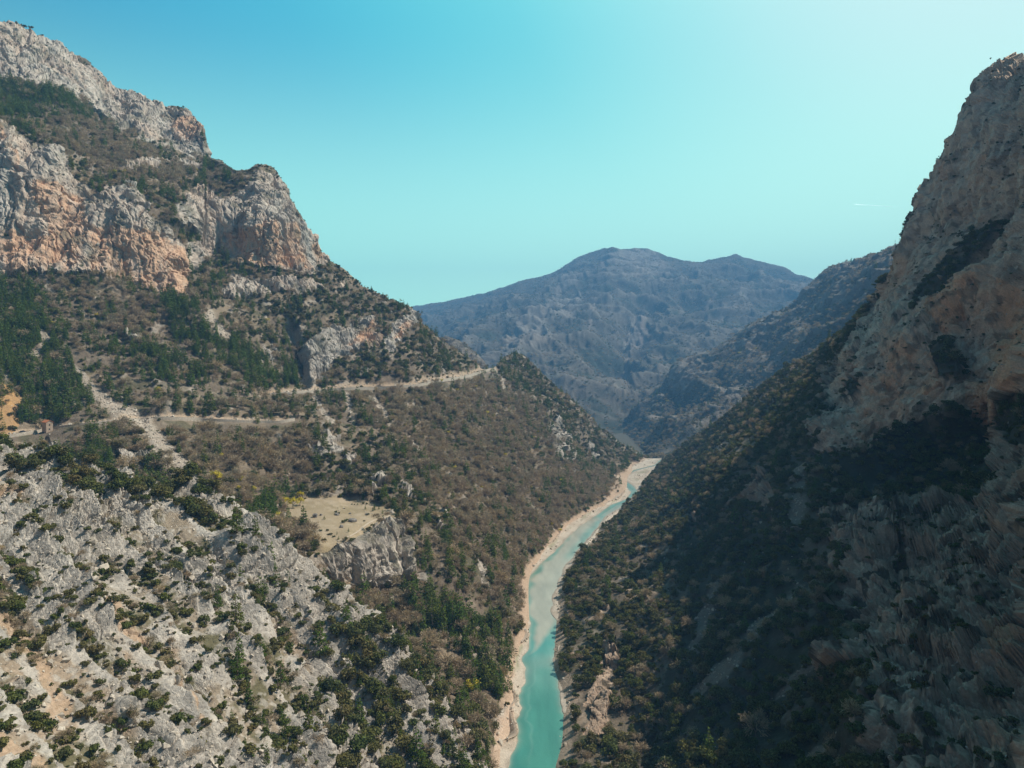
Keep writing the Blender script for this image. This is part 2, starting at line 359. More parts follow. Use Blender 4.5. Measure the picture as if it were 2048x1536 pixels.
def rock_tone(P, seed, orange=None, warm=1.0):
    n1 = fbm(P, 22, 3, seed); n2 = fbm(P, 5, 3, seed+1); st = fbm(P, 7, 3, seed+2, sz=0.12)
    c = np.empty(P.shape, f32); c[:] = (0.375, 0.335, 0.29)
    c = mix(c, (0.44, 0.40, 0.35), smooth(0.0, 0.8, n1))
    c = mix(c, (0.235, 0.22, 0.20), smooth(0.0, 0.8, st)*0.6)
    c *= (1 + 0.28*n2)[..., None]
    if orange is not None:
        s2 = fbm(P, 34, 3, seed+5, sz=0.2)
        k = np.clip(orange * (0.75 + 1.1*s2), 0, 1)
        k = np.clip(k*(1 + 0.5*fbm(P, 7, 2, seed+15, sz=0.12)), 0, 1); c = mix(c, (0.53, 0.32, 0.20), k*0.82)
    return c

def cliff_relief(P, seed, a=1.0):
    q = fbm(P, 60, 2, seed)
    w = P + np.stack([q, fbm(P, 45, 2, seed+9), 0*q], -1) * 9
    d = ridged(w, 44, 2, seed+1, sz=0.3)*8.0 + ridged(w, 13, 2, seed+2, 0.55, sz=0.3)*1.6 + fbm(P, 4.5, 2, seed+3, 0.6)*0.9
    h = (P[..., 2] + 0.25*P[..., 0] + 5*fbm(P, 30, 2, seed+4)) / 11.0
    fr = h - np.floor(h)
    d += (smooth(0, 0.14, fr) - fr)*2.0*(0.6 + 0.6*fbm(P, 26, 2, seed+6))
    h2 = h*2.7; fr = h2 - np.floor(h2); d += (smooth(0, 0.2, fr) - fr)*0.6*(0.5 + 0.6*fbm(P, 18, 2, seed+7))
    w = w + 2.5*np.stack([fbm(P, 9, 2, seed+11), fbm(P, 9, 2, seed+12), fbm(P, 9, 2, seed+13)], -1)
    d = d*0.6
    d += ridged(w, 10, 2, seed+21, 0.6, sz=0.12)*2.3 - 3.2*smooth(0.55, 0.85, ridged(w, 30, 1, seed+23, sz=0.1))
    for Lh, Lz, am in ((17, 55, 4.2), (6.5, 22, 1.7), (2.6, 6.0, 0.5)):
        v, ox, oy, oz, cr = cells(w[..., 0]/Lh, w[..., 1]/Lh, w[..., 2]/Lz, seed + int(Lh))
        d += am*(v - 0.5 + 0.55*(v - 0.3)*oz + 0.5*(0.5 - v)*ox) - am*0.38*(1 - smooth(0.0, 0.16, cr))
    return d * a

def slope_relief(P, seed, a=1.0):
    Q = P.copy(); Q[..., 2] *= 0.3
    return a*(ridged(Q, 120, 2, seed)*5 + fbm(P, 34, 3, seed+1)*2.6 + fbm(P, 6, 3, seed+2, 0.6)*0.9)

# ================================================================== A
ROAD_NEAR = [(-160, 985), (-90, 968), (-30, 955), (10, 946), (42, 937)]
def build_A():
    P = A.P; n = A.nb
    Pf = P[n:]; j = slice(60, -60)
    Ju = np.gradient(Pf, axis=1)/np.gradient(A.U, axis=1)[..., None]; Jv = np.gradient(Pf, axis=0)/np.gradient(A.V, axis=0)[..., None]
    msk = (A.U > 0) & (A.U < 800)
    c = (Ju + 0.80*Jv)[msk].mean(0); c /= np.linalg.norm(c)          # strike of the tilted beds
    nn = A.N[n:][msk].mean(0); nn /= np.linalg.norm(nn)
    a = np.cross(nn, c)
    if (a @ (Ju - 0.8*Jv)[msk].mean(0)) < 0: a = -a
    w1 = fbm(P, 55, 2, 3); w2 = fbm(P, 16, 2, 4); patch = fbm(P, 30, 3, 5)
    s = P @ a + 6*w1 + 1.3*w2; tt = P @ c + 5*w1
    def saw(x, L, drop):
        f = x/L - np.floor(x/L); return np.where(f < 1-drop, f/(1-drop), (1-f)/drop)
    seg = fbm(np.stack([s*0.3, tt, 0*s], -1), 14, 2, 8)
    D = saw(s, 17, 0.08)*7.5*smooth(-0.75, 0.2, patch) + saw(s + 3.1*seg, 6.3, 0.12)*1.6*smooth(-0.5, 0.5, fbm(P, 20, 2, 6)) + saw(tt + 0.25*s + 1.5*w2, 2.4, 0.3)*0.42
    D += fbm(P, 30, 2, 9)*2.5 + fbm(P, 5, 3, 10, 0.6)*0.55
    bl = ridged(np.stack([s, tt*0.6, P[..., 2]*0], -1), 7, 2, 13)
    D *= 0.85
    sw, tw = s + 1.6*fbm(P, 8, 2, 25), tt + 1.6*fbm(P, 8, 2, 26); zero = np.zeros_like(sw)
    pm = smooth(-0.5, 0.2, patch)
    for La, Lc, am in ((14, 27, 4.8), (5.8, 13, 2.6), (2.1, 4.5, 0.7), (1.0, 1.8, 0.22)):
        v, ox, oy, oz, cr = cells(sw/La, tw/Lc, zero + 0.5, 300 + int(La*10))
        D += pm*am*(0.9*(v - 0.5) + 0.75*ox*(0.4 + v) + 0.3*(v - 0.5)*oy - 0.34*(1 - smooth(0, 0.14, cr)))
    A.displace(D*smooth(-6, 10, P[..., 2])*(1 - 0.9*lineband(A.Ub, A.Vb, ROAD_NEAR, 12)))
    A.N = A.normals()
    P = A.P
    f17 = (s/17 - np.floor(s/17))
    rock = smooth(-0.15, 0.12, 0.8*patch + 1.1*(f17-0.42) + 0.30*fbm(P, 7, 3, 14) + 0.06); A.trough = smooth(0.45, 0.15, np.minimum(f17, 1.06-f17))
    soil = np.empty(P.shape, f32); soil[:] = (0.29, 0.235, 0.175)
    soil = mix(soil, (0.36, 0.27, 0.195), smooth(0.3, 0.8, fbm(P, 40, 2, 15))*0.7)
    soil = mix(soil, (0.12, 0.11, 0.055), smooth(-0.1, 0.4, fbm(P, 9, 3, 16))*0.85)
    soil = mix(soil, (0.45, 0.41, 0.36), smooth(0.1, 0.5, fbm(P, 2.5, 2, 17))*0.6)
    U, V = A.Ub + 14*fbm(P, 12, 2, 18), A.Vb + 14*fbm(P, 12, 2, 19)
    og = np.zeros(U.shape, f32)
    for pl, w in (([(-60, 1240), (30, 1290), (80, 1330), (120, 1420)], 16), ([(200, 1200), (260, 1270), (285, 1285)], 12), ([(350, 1380), (385, 1470)], 10), ([(60, 960), (110, 1000)], 12), ([(-60, 1000), (20, 1010)], 16), ([(-40, 1480), (60, 1536), (90, 1600)], 20), ([(160, 1180), (240, 1262)], 8)):
        og = np.maximum(og, lineband(U, V, pl, w))
    lr = inpoly(U, V, [(-700, 880), (0, 890), (60, 910), (110, 925), (115, 965), (60, 985), (-700, 1000)])
    soil = mix(soil, (0.45, 0.315, 0.215), np.maximum(og*0.8, lr*0.6)); rock *= (1-og)
    col = mix(soil, (0, 0, 0), np.zeros(rock.shape, f32))
    rt = rock_tone(P, 21)*np.array((1.13, 1.13, 1.13), f32)
    col = soil + (rt - soil)*rock[..., None]
    A.rock = np.maximum(rock, og*0.9)
    o = grid_mesh('slab_slope', A.P, col, [MAT_ROCK], smooth_=False)
    tag(o, 'near hillside of tilted pale limestone slabs and stony soil dotted with dark shrubs', kind='structure')
    A.obj = o

# ================================================================== B
ROCKS_B = [
    [(-600, -340), (-250, -120), (0, 40), (110, 78), (215, 155), (300, 200), (392, 225), (420, 300), (420, 326), (400, 320), (330, 298), (280, 282), (230, 256), (190, 226), (150, 196), (60, 178), (0, 168), (-600, 140)],
    [(-600, 220), (0, 245), (60, 280), (115, 290), (126, 318), (140, 362), (190, 398), (230, 382), (265, 376), (290, 430), (350, 470), (370, 500), (372, 578), (325, 590), (270, 574), (200, 547), (140, 542), (60, 532), (0, 547), (-600, 565)],
    [(455, 400), (490, 372), (518, 345), (548, 350), (570, 380), (604, 450), (630, 476), (654, 520), (640, 545), (600, 550), (540, 532), (480, 540), (430, 512), (375, 542), (372, 500), (400, 470), (360, 440), (350, 410), (385, 380), (425, 380)],
    [(240, 325), (330, 318), (400, 330), (400, 342), (330, 338), (250, 345)],
    [(596, 690), (640, 660), (700, 655), (748, 636), (764, 692), (722, 690), (692, 710), (652, 742), (642, 778), (606, 776), (612, 722)],
    [(768, 695), (786, 660), (822, 620), (836, 640), (812, 667), (788, 702)],
    [(1090, 852), (1118, 832), (1140, 870), (1152, 922), (1120, 927), (1095, 895)],
    [(1165, 880), (1180, 878), (1192, 915), (1180, 925)],
    [(618, 885), (640, 872), (668, 880), (690, 912), (660, 920), (625, 930)], [(682, 925), (700, 910), (735, 950), (740, 965), (690, 945)], [(740, 955), (780, 945), (775, 985), (745, 1000)], [(800, 975), (830, 990), (820, 1010)],
    [(640, 1105), (700, 1078), (760, 1052), (797, 1040), (817, 1090), (832, 1165), (780, 1180), (720, 1192), (660, 1167), (645, 1130)],
    [(945, 1128), (965, 1122), (980, 1165), (955, 1172)],
    [(250, 668), (275, 662), (290, 685), (265, 690)], [(515, 700), (545, 695), (545, 725), (520, 730)], [(860, 1030), (880, 1022), (888, 1060), (868, 1062)],
    [(40, 900), (90, 882), (130, 910), (120, 940), (50, 935)], [(230, 908), (305, 905), (302, 925), (240, 930)],
    [(985, 1440), (1035, 1385), (1046, 1470), (985, 1505)], [(560, 560), (620, 555), (650, 575), (600, 590), (500, 600), (430, 590), (470, 560)], [(690, 560), (705, 566), (690, 580), (670, 570)]]
SCREES_B = [([(150, 738, 6), (200, 800, 12), (255, 836, 20), (300, 872, 18), (350, 925, 20), (400, 985, 18)], 10), ([(415, 632), (450, 678)], 9), ([(583, 645), (606, 672)], 6), ([(745, 800, 4), (770, 838, 6), (790, 884, 3)], 5), ([(625, 800, 4), (660, 850, 6)], 5),
            ([(92, 565, 7), (110, 590, 3)], 5), ([(60, 660), (95, 690), (60, 720)], 6), ([(985, 735, 5), (1010, 780, 3)], 4), ([(690, 790), (705, 850)], 5), ([(820, 880), (850, 930)], 4)]
MEADOW = [(560, 1003), (600, 998), (645, 994), (700, 996), (740, 1003), (775, 1014), (795, 1026), (790, 1040), (760, 1052), (725, 1072), (690, 1086), (655, 1104), (630, 1108), (640, 1075), (600, 1050), (570, 1030)]
ROAD_LOW = [(-300, 905), (-120, 892), (-40, 882), (0, 875), (40, 868), (75, 862), (110, 857), (160, 851), (210, 845), (260, 840), (320, 837), (380, 838), (440, 841), (500, 844), (548, 845), (572, 843), (586, 838)]
ROAD_HIGH = [(520, 793), (560, 788), (600, 784), (640, 781), (680, 778), (720, 777), (760, 776), (800, 774), (830, 771), (850, 767), (880, 760), (905, 757), (930, 753), (945, 748), (962, 743), (978, 738), (986, 736)]

def build_B():
    P = B.P
    nz = fbm(P, 28, 3, 30); nz2 = fbm(P, 26, 3, 31); fine = fbm(P, 7, 3, 32)
    k = np.clip(np.linalg.norm(P, axis=-1)/700, 0.5, 1.2)
    U = B.Ub + (9*nz + 4*fine)*k; V = B.Vb + (9*nz2 + 4*fine)*k
    rock = np.zeros(U.shape, f32)
    brk = smooth(-0.25, 0.0, fbm(P, 11, 3, 49) + 0.3*fine)
    for q_, p in enumerate(ROCKS_B): rock = np.maximum(rock, inpoly(U, V, p)*(brk if 6 <= q_ <= 17 and q_ != 12 else 1))
    B.cliff = rock.copy()
    small = smooth(0.42, 0.62, fbm(P, 20, 3, 33) + 0.25*fine)                    # scattered outcrops
    meadow = inpoly(B.Ub + 3*fine, B.Vb + 2*fine, MEADOW).astype(f32)
    scree = np.zeros(U.shape, f32)
    Us, Vs = B.Ub + 5*fine, B.Vb + 4*fine
    for pl, w in SCREES_B: scree = np.maximum(scree, lineband(Us, Vs, pl, w))
    cut = np.maximum(lineband(Us, Vs, [(x, y-4) for x, y in ROAD_LOW], 2.2), lineband(Us, Vs, [(x, y-5) for x, y in ROAD_HIGH], 4))
    ocut = inpoly(U, V, [(-300, 750), (0, 770), (42, 800), (46, 840), (22, 868), (-300, 900)]).astype(f32)
    roadn = np.maximum(lineband(B.Ub, B.Vb, ROAD_LOW, 9), lineband(B.Ub, B.Vb, ROAD_HIGH, 9))
    mead_soft = sum(inpoly(B.Ub + 14*math.cos(a_), B.Vb + 9*math.sin(a_), MEADOW).astype(f32) for a_ in np.arange(8)*0.785)/8
    mead_soft = np.maximum(mead_soft, meadow)
    meadow[:B.nb] = 0; scree[:B.nb] = 0; cut[:B.nb] = 0
    calm = (1 - 0.88*mead_soft)*(1 - 0.92*roadn)*smooth(0, 14, np.maximum(P[..., 2], 0))
    rk = np.clip(rock + 0.5*small*(1-meadow)*(1-scree), 0, 1)
    tower = inpoly(U, V, ROCKS_B[12]).astype(f32)
    D = slope_relief(P, 34, 1.0)*(1-rock*0.6) + cliff_relief(P, 35, 1.15)*rock + small*(1-rock)*2.0
    bump = np.zeros(U.shape, f32)
    for p in ROCKS_B[6:12] + ROCKS_B[13:18]: bump = np.maximum(bump, inpoly(U, V, p))
    D += 2.6*bump*brk; D -= 15*lineband(B.Ub, B.Vb, [(583, 655), (598, 700), (608, 770)], 14)*(B.Vb > B.top[None, :] + 5)
    D += tower*ridged(P, 5, 2, 48, sz=0.18)*2.6
    B.displace(D*calm); B.N = B.normals()
    P = B.P
    # ground tone
    g = np.empty(P.shape, f32); g[:] = (0.165, 0.128, 0.094)
    g = mix(g, (0.24, 0.185, 0.13), smooth(-0.1, 0.6, fbm(P, 45, 3, 36)))
    g = mix(g, (0.32, 0.26, 0.195), smooth(0.35, 0.7, fbm(P, 9, 3, 37))*0.55)
    g = mix(g, (0.09, 0.085, 0.045), smooth(0.1, 0.5, fbm(P, 15, 3, 38))*0.7)
    og = np.zeros(U.shape, f32)
    for p in ([(60, 365), (160, 390), (200, 500), (120, 530), (90, 440)], [(180, 450), (280, 455), (370, 500), (375, 580), (320, 590), (240, 555), (180, 530)], [(440, 460), (560, 440), (640, 500), (640, 545), (560, 530), (470, 535)],
              [(0, 250), (30, 300), (40, 345), (0, 350)], [(320, 230), (400, 240), (410, 290), (360, 280)], [(0, 470), (200, 480), (200, 545), (0, 545)], [(200, 540), (340, 540), (372, 582), (300, 590)], [(690, 690), (770, 640), (770, 690)], [(780, 690), (820, 640), (830, 660)]):
        og = np.maximum(og, inpoly(U, V, p).astype(f32))
    og = og*0.9 + 0.16*(B.Vb < 600) + 0.08
    rt = rock_tone(P, 40, og)*f32(1.15)
    vegr = smooth(0.22, 0.5, fbm(P, 18, 3, 43) + 0.5*(B.N[..., 2]-0.55))
    rt = mix(rt, (0.10, 0.092, 0.05), vegr*0.6)
    col = g + (rt - g)*rk[..., None]
    col = mix(col, (0.50, 0.42, 0.345), np.clip(scree*0.9*(0.75+0.35*fbm(P, 4, 2, 44)), 0, 1))
    col = mix(col, (0.50, 0.37, 0.26), cut*0.8)
    col = mix(col, (0.46, 0.27, 0.12), ocut*(0.75 + 0.3*fine))
    m = np.empty(P.shape, f32); m[:] = (0.34, 0.265, 0.175)
    m = mix(m, (0.26, 0.205, 0.12), smooth(-0.1, 0.6, fbm(P, 14, 3, 45))*0.7)
    m = mix(m, (0.42, 0.335, 0.24), smooth(0.1, 0.7, fbm(P, 5, 2, 46))*0.7)
    col = col + (m - col)*meadow[..., None]
    bank = smooth(6.5, 3, P[..., 2] + 2*fine)*(P[..., 1] < 1500)
    col = mix(col, (0.50, 0.36, 0.26), bank*0.8)
    clear = np.maximum(lineband(B.Ub, B.Vb, [(x, y+10) for x, y in ROAD_LOW], 15), lineband(B.Ub, B.Vb, [(x, y+7) for x, y in ROAD_HIGH], 11)); clear = np.maximum(clear, lineband(B.Ub, B.Vb, [(92, 872), (104, 892)], 18)); clear[:B.nb] = 0
    B.clear = clear
    B.rock = np.clip(rock + scree + cut + meadow + ocut*0.8 + bank, 0, 1); B.meadow = meadow; B.scree = np.maximum(scree, cut); B.rk = rock
    B.bare = np.clip(rock, 0, 1)
    isc = (B.cliff > 0.5); ism = (meadow > 0.5) & ~isc
    # one landform, cut into what it is made of
    tag(grid_mesh('hillside', P, col, [MAT_SOIL], keep=~isc & ~ism), 'long wooded brown hillside between the river and the cliffs', kind='structure')
    tag(grid_mesh('cliff', P, col, [MAT_ROCK], keep=isc, smooth_=False), 'grey and orange limestone cliffs above the wooded hillside', kind='structure')
    tag(grid_mesh('meadow', P, col, [MAT_MEADOW], keep=ism), 'flat dry grass terrace on the hillside above the river', kind='structure')

# ================================================================== D
VEG_D = [
    [(1640, 925), (1720, 905), (1800, 870), (1880, 820), (1930, 840), (1998, 880), (1985, 960), (1960, 1010), (1850, 1010), (1750, 1020), (1690, 1010), (1660, 960)],
    [(1830, 640), (1860, 560), (1940, 470), (1985, 450), (1960, 510), (1900, 560), (1880, 600)], [(1860, 700), (1900, 690), (1920, 750), (1880, 760)],
    [(2000, 820), (2048, 790), (2080, 850), (2040, 900), (2010, 870)], [(1700, 750), (1730, 740), (1720, 790), (1690, 800)], [(1380, 1060), (1480, 1010), (1560, 1010), (1600, 1080), (1620, 1180), (1660, 1200), (1680, 1300), (1560, 1440), (1400, 1450), (1330, 1536), (1250, 1536), (1340, 1350), (1390, 1200)],
    [(1300, 1450), (1500, 1430), (1720, 1350), (1740, 1430), (1760, 1536), (1700, 1600), (1300, 1600)]]
ROCK_D = [
    [(1620, 925), (1630, 860), (1660, 800), (1655, 740), (1690, 690), (1720, 640), (1740, 606), (1765, 575), (1800, 500), (1830, 425), (1870, 350), (1915, 240), (1970, 150), (2040, 110), (2200, 0), (3500, -1000), (3500, 1700), (1830, 1700), (1740, 1480), (1735, 1390), (1780, 1290), (1740, 1265), (1655, 1240), (1690, 1120), (1640, 1040), (1650, 1000), (1800, 1040), (1990, 900), (2000, 870), (1900, 810), (1800, 880), (1700, 920)],
    [(1640, 735), (1660, 728), (1685, 740), (1680, 780), (1655, 800), (1640, 770)],
    [(1500, 1000), (1512, 955), (1540, 955), (1545, 1000), (1560, 1090), (1550, 1150), (1520, 1100)], [(1370, 1040), (1380, 1025), (1395, 1035), (1400, 1070), (1385, 1090)],
    [(1165, 1480), (1182, 1400), (1205, 1320), (1235, 1285), (1240, 1330), (1225, 1400), (1205, 1480)], [(1510, 1420), (1560, 1370), (1660, 1310), (1770, 1270), (1790, 1300), (1680, 1350), (1600, 1390)]]
SCREE_D = [([(1600, 1180, 10), (1530, 1250, 16), (1470, 1340, 14), (1400, 1400, 14)], 12), ([(1440, 1180, 6), (1420, 1230, 12), (1380, 1340, 10)], 9), ([(1600, 950, 10), (1600, 1030, 16), (1580, 1080, 10)], 12), ([(1470, 875, 3), (1430, 905, 6)], 5), ([(1560, 1400, 6), (1640, 1330, 12), (1760, 1270, 10)], 9), ([(1260, 1150), (1230, 1185)], 5),
           ([(1620, 1536, 6), (1700, 1490, 10)], 8)]

def build_D():
    P = D.P
    nz = fbm(P, 22, 3, 60); nz2 = fbm(P, 20, 3, 61); fine = fbm(P, 6, 3, 62)
    U = D.Ub + 14*nz + 6*fine; V = D.Vb + 14*nz2 + 6*fine
    rock = np.zeros(U.shape, f32)
    for p in ROCK_D: rock = np.maximum(rock, inpoly(U, V, p))
    veg = np.zeros(U.shape, f32)
    for p in VEG_D: veg = np.maximum(veg, inpoly(U, V, p))
    veg[:D.nb] = 0
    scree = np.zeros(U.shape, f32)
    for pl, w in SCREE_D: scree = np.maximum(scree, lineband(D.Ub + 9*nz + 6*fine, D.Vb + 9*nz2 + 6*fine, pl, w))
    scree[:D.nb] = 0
    rock *= (1 - 0.95*veg)
    near = smooth(420, 250, P[..., 1])
    calm = smooth(0, 14, np.maximum(P[..., 2], 0))
    ro = ridged(P, 16, 3, 64, 0.55, sz=0.55)
    big = inpoly(D.Ub, D.Vb, [(1630, 900), (1690, 690), (1800, 500), (1960, 150), (2300, -50), (2300, 860), (2000, 870), (1900, 810), (1800, 880)])
    amp = np.where(big, 0.6, 0.75)
    wq = P + 3*np.stack([fbm(P, 12, 2, 78), fbm(P, 12, 2, 79), fbm(P, 12, 2, 80)], -1); blocks = np.zeros(U.shape, f32)
    for Lh, Lz, am in ((26, 60, 6.0), (10, 20, 3.2), (4.2, 7.5, 1.5), (1.8, 2.6, 0.5)):
        v_, ox, oy, oz, cr = cells(wq[..., 0]/Lh, wq[..., 1]/Lh, wq[..., 2]/Lz, 500 + int(Lh))
        blocks += am*(v_ - 0.5 + 0.5*(v_ - 0.4)*oz + 0.4*(0.5 - v_)*oy - 0.35*(1 - smooth(0, 0.14, cr)))
    Dd = slope_relief(P, 65, 1.0)*(1-rock) + cliff_relief(P, 66, 1.0)*rock*amp*1.25 + rock*blocks*np.where(big, 0.55, 1.0) + rock*(ridged(P, 75, 2, 76, sz=0.3)*10 - 3.5 + 5*fbm(P, 40, 2, 77)) + rock*near*(ro*1.4 - 0.5)
    small = smooth(0.45, 0.65, fbm(P, 18, 3, 67) + 0.25*fine)*(1-rock)*(1-veg*0.7)
    Dd += small*2.0
    D.displace(Dd*calm); D.N = D.normals(); P = D.P
    g = np.empty(P.shape, f32); g[:] = (0.15, 0.118, 0.085)
    g = mix(g, (0.085, 0.08, 0.04), smooth(-0.2, 0.5, fbm(P, 20, 3, 69)))
    g = mix(g, (0.30, 0.25, 0.20), smooth(0.35, 0.7, fbm(P, 9, 3, 70))*0.6)
    g = mix(g, (0.045, 0.042, 0.028), veg*0.8)
    og = np.full(U.shape, 0.12, f32)
    for p, w in (([(1880, 560), (2060, 560), (2200, 800), (2060, 830), (2000, 740), (1930, 680), (1870, 650)], 0.85), ([(1880, 300), (1960, 220), (1975, 300), (1960, 450), (1910, 470)], 0.55), ([(1780, 680), (1880, 700), (1880, 800), (1780, 800)], 0.5), ([(1930, 760), (2010, 760), (2000, 880), (1950, 850)], 0.7),
              ([(1690, 760), (1780, 760), (1800, 880), (1720, 900)], 0.4), ([(2000, 1290), (2200, 1200), (2200, 1700), (1990, 1540)], 0.75), ([(1930, 1390), (2000, 1370), (2010, 1470), (1940, 1480)], 0.7), ([(1690, 1060), (1750, 1080), (1700, 1110)], 0.5), ([(1770, 500), (1830, 430), (1800, 600), (1760, 620)], 0.4), ([(1500, 990), (1540, 990), (1560, 1080), (1530, 1090)], 0.5)):
        og = np.maximum(og, w*inpoly(U, V, p).astype(f32))
    rt = rock_tone(P, 72, og)*np.where(big[..., None], np.array((1.46, 1.28, 1.13), f32), np.array((0.98, 0.84, 0.73), f32))  # lower rock painted darker than the upper wall, standing in for deep shade
    sp = smooth(0.30, 0.48, fbm(P, 6.5, 2, 75) + 0.25*nz)                   # ivy and box clinging to ledges
    rt = mix(rt, (0.055, 0.045, 0.028), smooth(0.25, 0.6, sp)*np.where(big, 0.45, 0.8)); D.ledge = sp*rock
    rk = np.clip(rock + small*0.8, 0, 1)
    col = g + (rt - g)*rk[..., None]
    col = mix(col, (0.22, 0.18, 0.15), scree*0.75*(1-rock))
    bank = smooth(5, 2.5, P[..., 2] + 2*fine)
    col = mix(col, (0.46, 0.35, 0.26), bank*0.7)
    D.rock = np.clip(np.maximum(rock*(1-0.15*sp), scree) + bank*(P[..., 2] < 2.6), 0, 1); D.veg = veg; D.bare = rock
    isc = rock > 0.5
    tag(grid_mesh('slope', P, col, [MAT_SOIL], keep=~isc), 'steep shrub covered slope falling from the shaded cliff to the river', kind='structure')
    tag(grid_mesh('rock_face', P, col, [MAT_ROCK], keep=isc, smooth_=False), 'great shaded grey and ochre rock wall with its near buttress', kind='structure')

# ================================================================== far land
def build_far(L, seed, big, mid, rocks, screes, label, name):
    P = L.P
    nz = fbm(P, big*0.35, 3, seed); nz2 = fbm(P, big*0.33, 3, seed+1); fine = fbm(P, mid*0.3, 3, seed+2)
    U = L.Ub + 8*nz + 4*fine; V = L.Vb + 8*nz2 + 4*fine
    rock = np.zeros(U.shape, f32)
    for p in rocks: rock = np.maximum(rock, inpoly(U, V, p))
    pat = fbm(P, mid*1.2, 3, seed+3)
    rock *= smooth(-0.35, 0.15, pat)
    scree = np.zeros(U.shape, f32)
    for pl, w in screes: scree = np.maximum(scree, lineband(L.Ub + 4*nz + 2*fine, L.Vb + 4*nz2 + 2*fine, pl, w))
    Q = P.copy(); Q[..., 2] *= 0.5
    rv = ridged(Q, big, 5, seed+4, 0.56)
    Dd = rv*big*0.27 + fbm(P, mid, 3, seed+5)*mid*0.07 + rock*(ridged(P, mid*0.8, 3, seed+6, 0.55, sz=0.5)*mid*0.18)
    fade = np.ones(P.shape[:2], f32); fade[L.nb:] = np.minimum(1, 0.25 + np.linspace(0, 1, L.nrows)*6)[:, None]; fade[:L.nb] = 0.25
    L.displace(Dd*fade*smooth(0, 25, np.maximum(P[..., 2], 0))); L.N = L.normals(); P = L.P
    g = np.empty(P.shape, f32); g[:] = (0.105, 0.090, 0.068)
    g = mix(g, (0.155, 0.13, 0.10), smooth(0, 0.6, fbm(P, big*0.5, 3, seed+7)))
    g = mix(g, (0.050, 0.055, 0.032), smooth(0.0, 0.5, fbm(P, mid, 4, seed+8, 0.6)))
    g = mix(g, (0.030, 0.034, 0.020), smooth(0.25, -0.35, rv)*0.8)
    rt = rock_tone(P/4, seed+9, np.full(U.shape, 0.1, f32))*0.62
    sm = smooth(0.45, 0.7, fbm(P, mid*0.6, 3, seed+11))*0.5
    rk = np.clip(rock + sm*0.6 + smooth(0.42, 0.75, rv)*0.55, 0, 1)
    col = g + (rt - g)*(rk*0.85)[..., None]
    col = mix(col, (0.28, 0.23, 0.20), scree*0.55)
    L.rock = np.clip(rk*0.9 + scree, 0, 1); L.bare = rock
    tag(grid_mesh(name, P, col, [MAT_FAR]), label, kind='structure')

build_A(); build_B(); build_D()
build_far(Fl, 100, 170, 50, [[(1340, 770), (1350, 728), (1425, 706), (1440, 730), (1420, 775), (1360, 790)], [(1580, 690), (1600, 610), (1640, 560), (1800, 495), (1850, 480), (1800, 560), (1700, 620), (1640, 650), (1590, 700)],
          [(1460, 690), (1500, 655), (1570, 620), (1570, 680), (1480, 720)], [(1440, 800), (1500, 740), (1520, 760), (1460, 840)]],
          [([(1300, 845, 3), (1340, 820, 2)], 3), ([(1345, 850), (1365, 835)], 3)], 'hazy blue spur with grey cliffs behind the shrubby slope', 'ridge')
build_far(E, 130, 420, 110, [[(1000, 730), (1030, 670), (1100, 610), (1135, 560), (1160, 575), (1110, 650), (1060, 690), (1040, 740)], [(1060, 720), (1090, 640), (1150, 580), (1170, 600), (1130, 680)], [(1190, 505), (1310, 500), (1340, 560), (1300, 570), (1220, 545)],
          [(1230, 700), (1290, 640), (1300, 690), (1260, 720)], [(1400, 640), (1480, 590), (1490, 610), (1430, 660)]],
          [([(1232, 785, 4), (1250, 745, 5), (1258, 722, 4), (1285, 700, 3)], 4), ([(1285, 690), (1290, 655)], 5), ([(1195, 612), (1180, 640), (1172, 690)], 2.5), ([(1380, 635), (1430, 600)], 2.5), ([(1150, 568), (1190, 569), (1240, 568), (1310, 566)], 1.6), ([(1205, 530), (1215, 550)], 4)],
          'broad far mountain blue with haze under the open sky', 'mountain')
build_far(G, 160, 90, 30, [[(860, 690), (895, 672), (960, 720), (990, 770), (930, 720), (880, 700)]], [], 'small rocky hazy knob behind the notch where the road passes', 'knoll')

# ================================================================== valley floor and river
RIV = [  # v : left foot, left waterline, right waterline, right foot   (photo pixels)
    (1800, 930, 985, 1065, 1085), (1640, 955, 1012, 1090, 1108), (1560, 972, 1022, 1110, 1122), (1500, 985, 1026, 1128, 1134), (1475, 1020, 1030, 1135, 1140), (1440, 1034, 1037, 1136, 1146), (1400, 1037, 1041, 1122, 1152),
    (1370, 1026, 1043, 1113, 1156), (1345, 1018, 1046, 1105, 1140), (1320, 1022, 1049, 1102, 1122), (1290, 1033, 1054, 1116, 1121), (1270, 1054, 1058, 1123, 1127), (1250, 1050, 1057, 1114, 1124),
    (1200, 1042, 1056, 1105, 1126), (1175, 1042, 1058, 1110, 1128), (1150, 1045, 1063, 1121, 1135), (1125, 1058, 1085, 1139, 1146), (1100, 1082, 1108, 1155, 1160), (1085, 1105, 1127, 1167, 1170), (1065, 1123, 1145, 1182, 1186),
    (1050, 1130, 1160, 1196, 1200), (1030, 1165, 1195, 1216, 1226), (1010, 1203, 1222, 1247, 1252), (998, 1235, 1252, 1272, 1275), (985, 1248, 1262, 1277, 1284), (972, 1240, 1252, 1267, 1294), (962, 1230, 1240, 1252, 1296), (955, 1226, 1232, 1242, 1294),
    (948, 1232, 1240, 1256, 1290), (940, 1250, 1268, 1275, 1300), (930, 1264, 1310, 1316, 1325), (920, 1285, 1320, 1325, 1332), (912, 1298, 1334, 1338, 1345), (906, 1310, 1345, 1348, 1358)]
class FLOOR: pass
